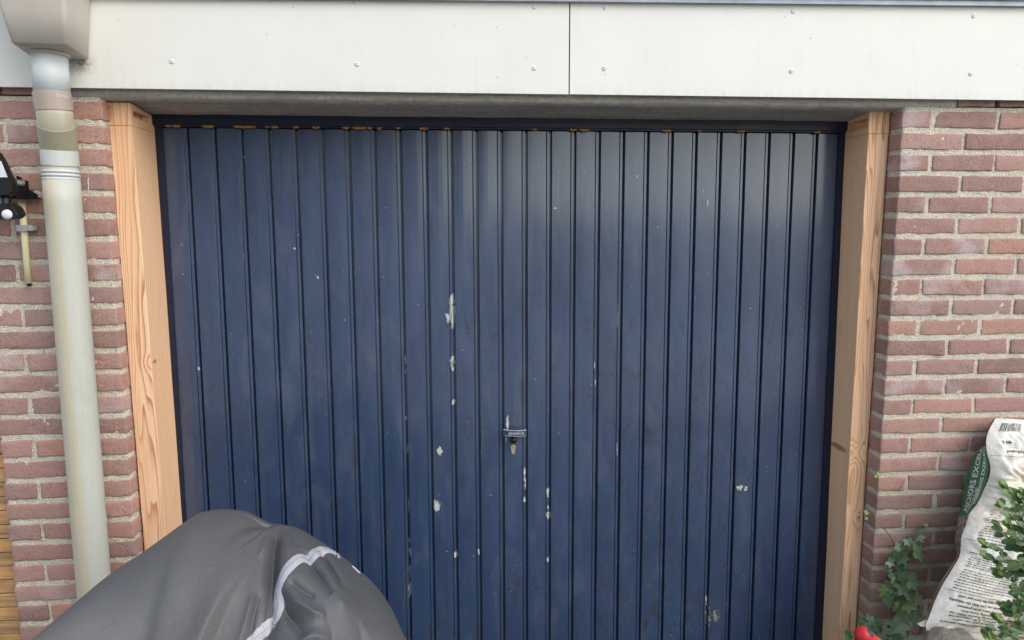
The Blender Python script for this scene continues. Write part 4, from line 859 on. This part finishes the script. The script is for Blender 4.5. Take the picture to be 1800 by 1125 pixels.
# size of the front in metres
WID = .255; HEI = .80
def put_text(mb, txt, u0, v0, size, fn, rot=180, sx=1., wid=WID, hei=HEI, bold=.0, right=None, off=.0012):
    tv, tf = text_mesh(txt, size, bold)
    if not len(tv): return
    w_ = tv[:, 0].max() + 1e-6
    k1 = (right / w_) if right else sx
    x = tv[:, 0] * k1; y = tv[:, 1]
    if rot == 180: U_, V_ = u0 - x / wid, v0 + y / hei
    elif rot == 90: U_, V_ = u0 - y / wid, v0 - x / hei
    mb.add(fn(np.stack([U_, V_], -1), off), tf)
mb = MB()
# upside down text block at the bottom of the sack, read from its right end
blk = ['Feel the power of plants. Even just a', 'little bit of green can make a', 'difference. It will make you feel', 'healthier and happier. Pokon has', 'been greening homes since', '1929. Be aware of the greenery', 'around you. Live with the seasons,', 'and enjoy the here and now.']
for i, l_ in enumerate(blk): put_text(mb, l_, (.80, .83, .82, .79, .76, .79, .77, .70)[i], .955 - .0168 * i, .0105, on_front, bold=.0002, right=min(.175, len(l_) * .0050))
mb.build('printed_text', M['ink'], fp); mb = MB()
put_text(mb, '40 L', .24, .112, .016, on_front, bold=.0005); mb.build('volume_figure', M['ink'], fp); mb = MB(); put_text(mb, 'Inhoud', .32, .155, .015, on_front, bold=.0002)
mb.build('heading_word', M['ink'], fp)
mb = MB()
for i, l_ in enumerate(['Contents', 'Volume', 'Content']): put_text(mb, l_, .28, .141 - .009 * i, .007, on_front)
mb.build('small_words', M['inkg'], fp); mb = MB()
rng = random.Random(4)
def words(u0, u1, v):
    u = u0
    while u < u1:
        l_ = rng.uniform(.012, .045); u2 = min(u + l_, u1); nn = 3; pts = []
        for a in np.linspace(u, u2, nn): pts += [(a, v - .0016 + .0005 * rng.random()), (a, v + .0016)]
        mb.add(on_front(pts, .0012), [(2 * q, 2 * q + 1, 2 * q + 3, 2 * q + 2) for q in range(nn - 1)]); u = u2 + .010
for i in range(15):
    v = .505 + i * .0098
    if i in (7,): continue
    words(.12 + .015 * math.sin(i), .93 - (.3 if i in (6, 14) else 0) - .02 * rng.random(), v)
mb.build('fine_print', M['inkg'], fp); mb = MB()
for i in range(18):
    v = .668 + i * .0088
    if i in (0, 1, 3, 9): 
        if i == 3: words(.25, .8, v)
        continue
    words(.08 + .01 * math.sin(i * 2), .90 - (.35 if i in (8, 17) else 0), v)
mb.build('fine_print', M['inkg'], fp); mb = MB()
for v in (.182, .645, .84 - .012):
    pts = []
    for a in np.linspace(.02, .97, 30): pts += [(a, v - .0007), (a, v + .0007)]
    mb.add(on_front(pts, .0012), [(2 * q, 2 * q + 1, 2 * q + 3, 2 * q + 2) for q in range(29)]); mb.build('ruled_line', M['inkg'], fp); mb = MB()
mb = MB(); u = .10
while u < .34:
    wb = rng.choice([.003, .006, .009]); pts = [(u, .026), (u + wb, .026), (u + wb, .062), (u, .062)]; mb.add(on_front(pts, .0012), [(0, 1, 2, 3)]); u += wb + rng.choice([.004, .007, .010])
mb.build('barcode', M['ink'], fp)
mb = MB(); a = [(.88 + .022 * math.cos(t), .822 + .008 * math.sin(t)) for t in np.linspace(0, 2 * math.pi, 16, endpoint=False)]; mb.add(on_front(a, .0013), [tuple(range(16))]); mb.build('round_symbol', M['ink'], fp)
mb = MB(); gw = .085
put_text(mb, 'ASCHORS EXCELL', .56, .500, .033, on_gus, rot=90, wid=gw, bold=.0006, off=.0015, right=.285)
put_text(mb, 'PINIENRINDE EXZELLENT', .86, .455, .0165, on_gus, rot=90, wid=gw, bold=.0003, off=.0015, right=.255)
put_text(mb, 'ECORCES EXCELLENT', .74, .515, .014, on_gus, rot=90, wid=gw, bold=.0003, off=.0015, right=.135)
mb.build('white_lettering', M['wink'], gg)
mb = MB(); pts = []
for v in np.linspace(.70, 1, 40): u = .90 + .03 * (1 - v) - .0; pts += [(u, v), (u + .010, v)]
mb.add(on_front(pts, .0014), [(2 * q, 2 * q + 1, 2 * q + 3, 2 * q + 2) for q in range(39)]); mb.build('stitched_seam', M['inkg'], fp)
# second bag behind, lower right
def bag2(u, v):
    u = np.asarray(u, float); v = np.asarray(v, float); x = 2.80 + .40 * u - .03 * v; z = -1.30 - .55 * v + .0 * u; b = np.sin(u * math.pi) ** .6 * np.sin(v * math.pi) ** .4
    f = np.zeros(u.shape); it = np.nditer([u, v], flags=['multi_index'])
    for a, c in it: q = noise.noise(Vector((float(a) * 5, float(c) * 7, 3))); f[it.multi_index] = .012 * (1 - 2 * abs(q))
    return np.stack([x, -.07 - .07 * b - f * b - .02 * v, z], -1)
bag_2 = thing('bark_bag', (3.0, -.1, -1.85), 'second white printed plastic bag lying low behind the leafy shrub', 'bag')
V, Fc = sheet(bag2, 0, 1, 0, 1, 40, 40); f2 = obj('front_panel', V, Fc, M['film'], bag_2, smooth=True)
V2 = V.copy(); V2[:, 1] = -.14 - V2[:, 1] ; V2[:, 1] = np.minimum(V2[:, 1], -.010); obj('back_panel', V2, [f[::-1] for f in Fc], M['film'], bag_2, smooth=True)
mb = MB()
for i in range(24):
    u = .06; v = .10 + i * .034
    while u < .9:
        l_ = rng.uniform(.02, .06); pts = [(u, v - .0045), (u, v + .0045), (u + l_, v + .0045), (u + l_, v - .0045)]; p_ = bag2(np.array([a for a, b in pts]), np.array([b for a, b in pts])) + np.array([0, -.0016, 0]); mb.add(p_, [(0, 1, 2, 3)]); u += l_ + .013
mb.build('fine_print', M['inkg'], f2)

# ---------------------------------------------------------------- boulder, ivy, shrub, red grip
k = NM('boulder'); n1 = k.noise(45, 6, .7); v = k.vor(120); c = k.mix(k.mr(n1, .35, .65), (.23, .19, .15), (.42, .37, .31)); c = k.mix(k.mr(v, 0, .3, .5, 0), c, (.12, .10, .085)); M['stone'] = k.out(c, .9, k.bump(k.math('ADD', n1, v), .7, .004), spec=.2)
sc0 = at(1668, 1150, -.36); bm_V, bm_F = gridbox(np.linspace(-1, 1, 26).tolist(), np.linspace(-1, 1, 26).tolist(), np.linspace(-1, 1, 26).tolist()); V = np.array(bm_V); V = V / np.linalg.norm(V, axis=1, keepdims=True); rad = np.array([.135, .14, .26]); ztop = at(1665, 1103, -.34)[2] + .004
V = V * (1 + .22 * np.array([noise.noise(Vector(p * 1.6)) for p in V])[:, None] + .02 * np.array([noise.noise(Vector(p * 9)) for p in V])[:, None]) * rad; V += np.array([sc0[0] + .005, -.33, ztop - .26 - V[:, 2].max() + .26])
V[:, 2] = np.maximum(V[:, 2], GZ - .03)
tag(obj('boulder', V, bm_F, M['stone'], smooth=True), 'rounded beige boulder under the bark bag', 'boulder')
ck = GZ
def leaf_mat(name, a, b, ve):
    k = NM(name); t = k.attr('tint'); s_ = k.n('ShaderNodeSeparateColor'); k.L(t, s_.inputs[0]); r, g, bb = s_.outputs
    c = k.mix(r, a, b); c = k.mix(k.math('MULTIPLY', g, .75), c, ve); c = k.mix(k.mr(k.noise(160, 4), .4, .7, 0, .35), c, tuple(v * .55 for v in a)); c = k.mix(k.math('MULTIPLY', bb, .55), c, (.30, .39, .25)); c = k.mix(k.math('MULTIPLY', k.mr(k.vor(75, feature='DISTANCE_TO_EDGE'), .0, .035, 1, 0), .35), c, (.36, .44, .24))
    tr = k.n('ShaderNodeBsdfTranslucent'); k.L(c, tr.inputs[0]); mx = k.n('ShaderNodeMixShader'); mx.inputs[0].default_value = .22; k.out(c, .38, k.bump(k.noise(220, 3), .25, .001), spec=.5)
    k.L(k.b.outputs[0], mx.inputs[1]); k.L(tr.outputs[0], mx.inputs[2]); k.L(mx.outputs[0], k.t.nodes['Material Output'].inputs[0]); return k.m
M['ivy'] = leaf_mat('ivy_leaf', (.075, .155, .060), (.23, .34, .20), (.34, .46, .09)); M['shrub'] = leaf_mat('shrub_leaf', (.038, .095, .025), (.11, .22, .055), (.28, .42, .06)); M['twig'] = simple('twig', (.13, .085, .05), .85, .3, 150, .5); M['gtwig'] = simple('green_twig', (.16, .20, .07), .7)
class Leaves:
    def __init__(s): s.mb = MB(); s.T = []
    def add(s, c, size, nrm, up, kind, tint):
        c = Vector(c); n_ = Vector(nrm).normalized(); u = Vector(up); u = (u - n_ * u.dot(n_)).normalized(); r = u.cross(n_)
        if kind == 'ivy':
            pr = [(0, 0), (.16, -.14), (.42, -.20), (.62, -.06), (.48, .10), (.40, .16), (.58, .34), (.66, .52), (.44, .48), (.24, .46), (.20, .66), (.08, .88), (0, 1.05)]
            pts = pr + [(-a, b) for a, b in pr[-2:0:-1]]; s0 = size * .95; oy = -.4
        else:
            pr = [(0, 0), (.16, .10), (.30, .28), (.345, .50), (.29, .72), (.15, .90), (0, 1.0)]; pts = pr + [(-a, b) for a, b in pr[-2:0:-1]]; s0 = size; oy = -.5 if kind == 'c' else 0
        V = []; m = len(pts)
        for a, b in pts:
            bend = -.22 * b * b * .6 + .30 * abs(a) - .10
            V.append(c + r * a * s0 + u * (b + oy) * s0 + n_ * bend * s0)
        for b in (.0, .3, .6, .9): V.append(c + u * (b + oy) * s0 + n_ * (-.22 * b * b * .6 - .10) * s0)
        # fan faces to the midrib points
        mid = [m, m + 1, m + 2, m + 3]; Fc = []
        half = len(pr) - 1
        def mi(b): return mid[0] if b < .15 else mid[1] if b < .45 else mid[2] if b < .75 else mid[3]
        for i in range(m):
            j = (i + 1) % m; a1, a2 = mi(pts[i][1]), mi(pts[j][1])
            if a1 == a2: Fc.append((i, j, a1))
            else: Fc.append((i, j, a2, a1))
        s.mb.add(V, Fc); s.T += [(*tint, 1)] * len(V)
    def build(s, name, mat, parent):
        o = s.mb.build(name, mat, parent, smooth=False); a = o.data.color_attributes.new('tint', 'FLOAT_COLOR', 'POINT'); a.data.foreach_set('color', np.array(s.T).ravel()); return o
rl = random.Random(11)
ivy = thing('ivy', (at(1565, 1110, -.03)[0], -.03, GZ), 'ivy creeping up the right brick wall beside the pale timber post', 'ivy')
IV = [(1614, 945, 15, 0), (1598, 955, 13, 0), (1621, 935, 8, 0), (1628, 924, 6, 1), (1618, 974, 25, 0), (1607, 970, 15, 0), (1580, 963, 14, 2), (1592, 961, 11, 0), (1572, 982, 16, 0), (1583, 985, 18, 0), (1567, 990, 13, 0), (1590, 976, 12, 1), (1585, 998, 14, 0), (1570, 1015, 18, 2), (1587, 1017, 20, 0), (1568, 1030, 18, 2), (1591, 1038, 25, 2), (1554, 1042, 18, 1), (1565, 1058, 24, 0), (1579, 1068, 18, 1), (1600, 1066, 20, 3), (1608, 1024, 21, 0), (1602, 1052, 15, 0), (1614, 1056, 19, 2), (1598, 1085, 20, 0), (1577, 1105, 27, 4), (1520, 1096, 16, 0), (1541, 1098, 16, 0), (1529, 1089, 12, 0), (1557, 1108, 15, 2), (1592, 1112, 20, 0), (1611, 1081, 15, 0), (1494, 1119, 15, 0), (1552, 1122, 13, 2), (1545, 834, 7, 1), (1541, 837, 5, 1), (1548, 866, 5, 1), (1524, 901, 7, 1), (1522, 911, 6, 0), (1575, 972, 9, 0), (1590, 1055, 12, 0), (1576, 1040, 14, 0), (1583, 1080, 14, 0), (1606, 1100, 14, 0), (1535, 1108, 14, 0), (1512, 1106, 12, 0), (1568, 1094, 10, 0), (1625, 1090, 10, 0), (1600, 1010, 10, 0), (1562, 1003, 9, 0)]
lv = Leaves()
for x, y, s_, tn in IV:
    Yd = -.022 - .03 * rl.random() - (.03 if s_ > 20 else 0) - (.05 if y > 1085 else 0); p = at(x, y, Yd); tint = {0: (rl.uniform(0, .6), rl.uniform(0, .06), 0), 1: (.7, .7, 0), 2: (rl.uniform(.6, 1), .1, .3), 3: (.9, 1, .2), 4: (1, .1, 1)}[tn]
    lv.add(p, s_ / 590 * 1.30, (rl.uniform(-.5, .4), -1, rl.uniform(.2, .9)), (rl.uniform(-.9, .9), 0, rl.uniform(-1.2, -.1)), 'ivy', tint)
for i in range(110):                                   # the mass of ivy at the foot of the wall, mostly below the frame
    x = rl.uniform(2.42, 2.86) ; z = rl.uniform(-2.08, -1.70) ; y = -.03 - rl.random() * (.10 if z > -1.75 else .16)
    if z > -1.74 and (x > 2.66): continue
    lv.add((x, y, z), rl.uniform(.022, .042), (rl.uniform(-.6, .4), -1, rl.uniform(.2, 1)), (rl.uniform(-1, 1), 0, rl.uniform(-1, 0)), 'ivy', (rl.uniform(0, .6), rl.uniform(0, .1), 0))
lv.build('leaves', M['ivy'], ivy)
mb = MB()
for path, r_ in [([(1553, 928), (1563, 940), (1570, 952), (1573, 965), (1575, 985), (1571, 1010), (1566, 1040), (1567, 1075), (1563, 1105), (1560, 1130)], .0014), ([(1629, 923), (1618, 932), (1606, 944), (1597, 958), (1590, 976), (1588, 1000), (1580, 1020), (1590, 1050), (1600, 1080), (1595, 1125)], .0013), ([(1592, 976), (1605, 977), (1618, 977)], .0010), ([(1556, 1006), (1562, 1014), (1566, 1000), (1557, 1022), (1565, 1036)], .0011), ([(1593, 1008), (1600, 1020), (1608, 1026)], .001), ([(1538, 839), (1545, 834)], .0006), ([(1592, 842), (1585, 852), (1579, 864)], .0009), ([(1520, 912), (1526, 900)], .0006), ([(1565, 1075), (1567, 1090), (1558, 1110)], .0018), ([(1545, 838), (1541, 860), (1538, 880)], .0005)]:
    mb.tube([at(x, y, -.012 - .006 * math.sin(i * 1.7)) for i, (x, y) in enumerate(path)], r_, 7)
for i in range(6):
    x = 2.46 + .06 * i; mb.tube([(x, -.05, GZ), (x + .01, -.04, -1.95), (x - .01, -.02, -1.80), (x, -.014, -1.72)], .0022, 7)
mb.build('stems', M['twig'], ivy, smooth=True)
# snail shells and small things stuck on the bricks are left to the brick material
shr = thing('leafy_shrub', (3.05, -.50, GZ), 'green small-leaved shrub in front of the bags at the right edge', 'shrub')
lv = Leaves(); tw = MB(); gt = MB()
def twig(path, Yd, ls, rnd=0., r_=.0016, tipg=.5):
    P_ = np.array([at(x, y, Yd - .02 * math.sin(i * 1.3)) if isinstance(path[0], tuple) and len(path[0]) == 2 else np.array((x, y, 0)) for i, (x, y) in enumerate(path)]) if len(path[0]) == 2 else np.array(path, float)
    P_ = catm(P_, np.linspace(0, len(P_) - 1, len(P_) * 4)); (tw).tube([tuple(p) for p in P_], [r_ * (1.15 - .8 * i / len(P_)) for i in range(len(P_))], 6)
    L_ = np.linalg.norm(np.diff(P_, axis=0), axis=1).sum(); n_ = max(3, int(L_ / .0165)); q = catm(P_, np.linspace(0, len(P_) - 1.01, n_)); ax = Vector(P_[-1] - P_[0]).normalized()
    for i in range(n_):
        f = i / (n_ - 1); fr_ = max(0, (f - .72) / .28)
        for sd in (-1, 1):
            if rl.random() < .25: continue
            side = Vector((sd * .9, -.6 * rl.random(), rl.uniform(-.5, .35))); ang = ax * (.35 + .7 * f) + side * (1 - .55 * f) + Vector((0, 0, rl.uniform(-.2, .2))); sz = ls * rl.uniform(.85, 1.3) * (1 - .30 * f)
            nrm = Vector((rl.uniform(-1.1, .9), -1, rl.uniform(-.1, 1.9)))
            lv.add(q[i], sz, nrm, ang, 's', (rl.uniform(0, .8), max(0, fr_ * tipg * 1.2 + rl.uniform(-.12, .12)), rl.uniform(0, .25)))
    lv.add(P_[-1], ls * .8, (rl.uniform(-.4, .4), -1, .5), ax, 's', (.7, tipg, 0))
TW = [([(1822, 985), (1805, 935), (1788, 893), (1771, 858)], -.42, .034), ([(1812, 950), (1790, 922), (1776, 905), (1762, 891)], -.44, .031), ([(1815, 930), (1800, 890), (1786, 868)], -.40, .030), ([(1830, 930), (1812, 890), (1803, 868)], -.41, .032), ([(1815, 965), (1795, 945), (1776, 925)], -.46, .031), ([(1825, 1000), (1795, 965), (1768, 940), (1758, 925)], -.43, .030),
      ([(1830, 1040), (1795, 1000), (1765, 972), (1735, 957)], -.46, .034), ([(1815, 1000), (1785, 985), (1755, 985), (1738, 975)], -.48, .034), ([(1820, 1010), (1795, 1005), (1765, 996)], -.45, .030), ([(1825, 1000), (1805, 970), (1786, 955)], -.42, .032), ([(1825, 960), (1808, 955), (1795, 965)], -.44, .031),
      ([(1830, 1060), (1800, 1040), (1778, 1022), (1762, 1010)], -.47, .034), ([(1820, 1030), (1800, 1020), (1785, 1012)], -.44, .032), ([(1830, 1090), (1800, 1060), (1788, 1040)], -.45, .030),
      ([(1825, 1130), (1795, 1095), (1778, 1075), (1766, 1068)], -.47, .028), ([(1820, 1110), (1800, 1085), (1790, 1070)], -.45, .028), ([(1815, 1140), (1780, 1118), (1752, 1108), (1737, 1112)], -.50, .030), ([(1810, 1160), (1775, 1140), (1745, 1125)], -.52, .032), ([(1825, 1120), (1800, 1105), (1770, 1095), (1752, 1085)], -.48, .028), ([(1835, 1100), (1812, 1090), (1798, 1105)], -.43, .029), ([(1800, 1150), (1775, 1110), (1764, 1090)], -.49, .028), ([(1840, 1075), (1815, 1060), (1798, 1075)], -.42, .029)]
for pth, Yd, ls in TW: twig(pth, Yd, ls)
for i in range(46):                                    # the rest of the bush, beyond the right edge and below the frame
    a = rl.uniform(0, 2 * math.pi); x = 3.12 + .22 * math.cos(a) * rl.random(); z = rl.uniform(-1.95, -1.12); y = -.48 + .20 * math.sin(a) * rl.random(); x0 = max(x, 2.93 if z > -1.75 else 2.78)
    twig([(3.1, -.45, z - .22), (x0 * .5 + 1.55, (y - .45) / 2, z - .10), (x0, y, z)], 0, .032)
lv.build('leaves', M['shrub'], shr)
for i in range(9):
    b = (3.05 + rl.uniform(-.06, .06), -.47 + rl.uniform(-.05, .05)); e = at(rl.uniform(1802, 1850), rl.uniform(900, 1100), -.45)
    tw.tube([(b[0], b[1], GZ), (b[0] * .6 + e[0] * .4, -.46, GZ + .35), tuple(e)], [.006, .0045, .0025], 8)
tw.build('twigs', M['twig'], shr, smooth=True)
# red tool grip
k = NM('red_rubber'); M['red'] = k.out(k.mix(k.mr(k.noise(300, 3), .4, .6, 0, .3), (.55, .022, .025), (.46, .03, .03)), .45, k.bump(k.noise(500, 2), .15, .0005), spec=.4)
g0 = at(1518, 1117, -.80); g1 = at(1560, 1152, -.76); gd = (g1 - g0) / np.linalg.norm(g1 - g0)
tl = thing('garden_tool', (g0[0] + .18, -.62, GZ), 'red rubber grip of a garden tool poking up below the ivy', 'tool handle')
mb = MB(); rr_ = [.0003, .008, .0135, .0170, .0188, .0196, .0196, .0185, .0165, .0155, .0160, .0185, .0192, .0180, .0160, .0165, .018, .0150]; dd_ = [-.0205, -.0195, -.0165, -.011, -.004, .003, .012, .022, .030, .034, .038, .047, .060, .075, .088, .100, .112, .116]
mb.tube([tuple(g0 + gd * d) for d in dd_], rr_, 32, cap=True); gp2 = mb.build('grip', M['red'], tl, smooth=True)
# dark oval inlay on the grip, facing up and to the viewer
tv_ = Vector((-.1, -.55, .83)); gD = Vector(gd); tv_ = (tv_ - gD * tv_.dot(gD)).normalized(); sv = gD.cross(tv_).normalized(); V = []
for r in np.linspace(0, 1, 5):
    for i in range(24):
        a = 2 * math.pi * i / 24; u = .0105 * r * math.cos(a); ph = .62 * r * math.sin(a) * .8; R0 = np.interp(-.004 + u, dd_, rr_) + .0005
        V.append(Vector(g0) + gD * (-.004 + u) + (tv_ * math.cos(ph) + sv * math.sin(ph)) * R0)
mb = MB(); mb.add(V, [(a * 24 + i, a * 24 + (i + 1) % 24, (a + 1) * 24 + (i + 1) % 24, (a + 1) * 24 + i) for a in range(4) for i in range(24)]); mb.build('dark_inlay', M['black'], gp2, smooth=True)
e1_ = g0 + gd * .11; e2_ = np.array([g0[0] + .30, -.50, GZ + .02]); mb = MB(); mb.tube([tuple(e1_), tuple(e1_ + gd * .04), tuple(e1_ * .4 + e2_ * .6), tuple(e2_)], .009, 16); mb.build('shaft', M['black'], tl, smooth=True)
mb = MB(); mb.box(e2_[0] - .05, e2_[0] + .05, e2_[1] - .012, e2_[1] + .012, GZ + .001, GZ + .035, bev=.006); mb.build('tool_foot', M['black'], tl)

# ---------------------------------------------------------------- unseen house and hedge added behind the viewer to shape the door's reflections
hs2 = thing('reflected_house', (-6, -17, GZ), 'dark brick house added unseen behind the viewer for the door to reflect', 'house')
mb = MB(); mb.box(-16, 1.2, -22, -14.5, GZ + 2.2, GZ + 6); mb.build('upper_wall', simple('dark_brick', (.07, .045, .035), .9, .3, 6, .5), hs2)
mb = MB(); mb.box(-15.9, 1.1, -21.9, -14.7, GZ, GZ + 2.2); mb.build('lower_wall', simple('pale_render', (.75, .75, .74), .9, .1, 6, .2), hs2)
mb = MB(); mb.prism([(-23, GZ + 6), (-18.25, GZ + 9.5), (-13.8, GZ + 6)], 'x', -16.5, 1.7); mb.build('roof', simple('roof_tiles', (.05, .04, .04), .8, .3, 12, .5), hs2)
V, Fc = gridbox(np.linspace(1.8, 22, 60).tolist(), [-16, -15.4, -14.8, -14.2], np.linspace(GZ, GZ + 2.6, 12).tolist()); V = np.array(V); V = V + nz3(V, 1.6, .35, 4) + nz3(V, 5, .12, 8); V[:, 2] = np.maximum(V[:, 2], GZ)
tag(obj('hedge', V, Fc, simple('hedge_green', (.035, .06, .03), .9, .4, 30, 1)), 'tall green hedge added unseen behind the viewer for the door to reflect', 'hedge')  # added for its reflection, its height limits the sky sheen on the door
# tidy helper properties
for o in bpy.data.objects:
    if '_o' in o: del o['_o']
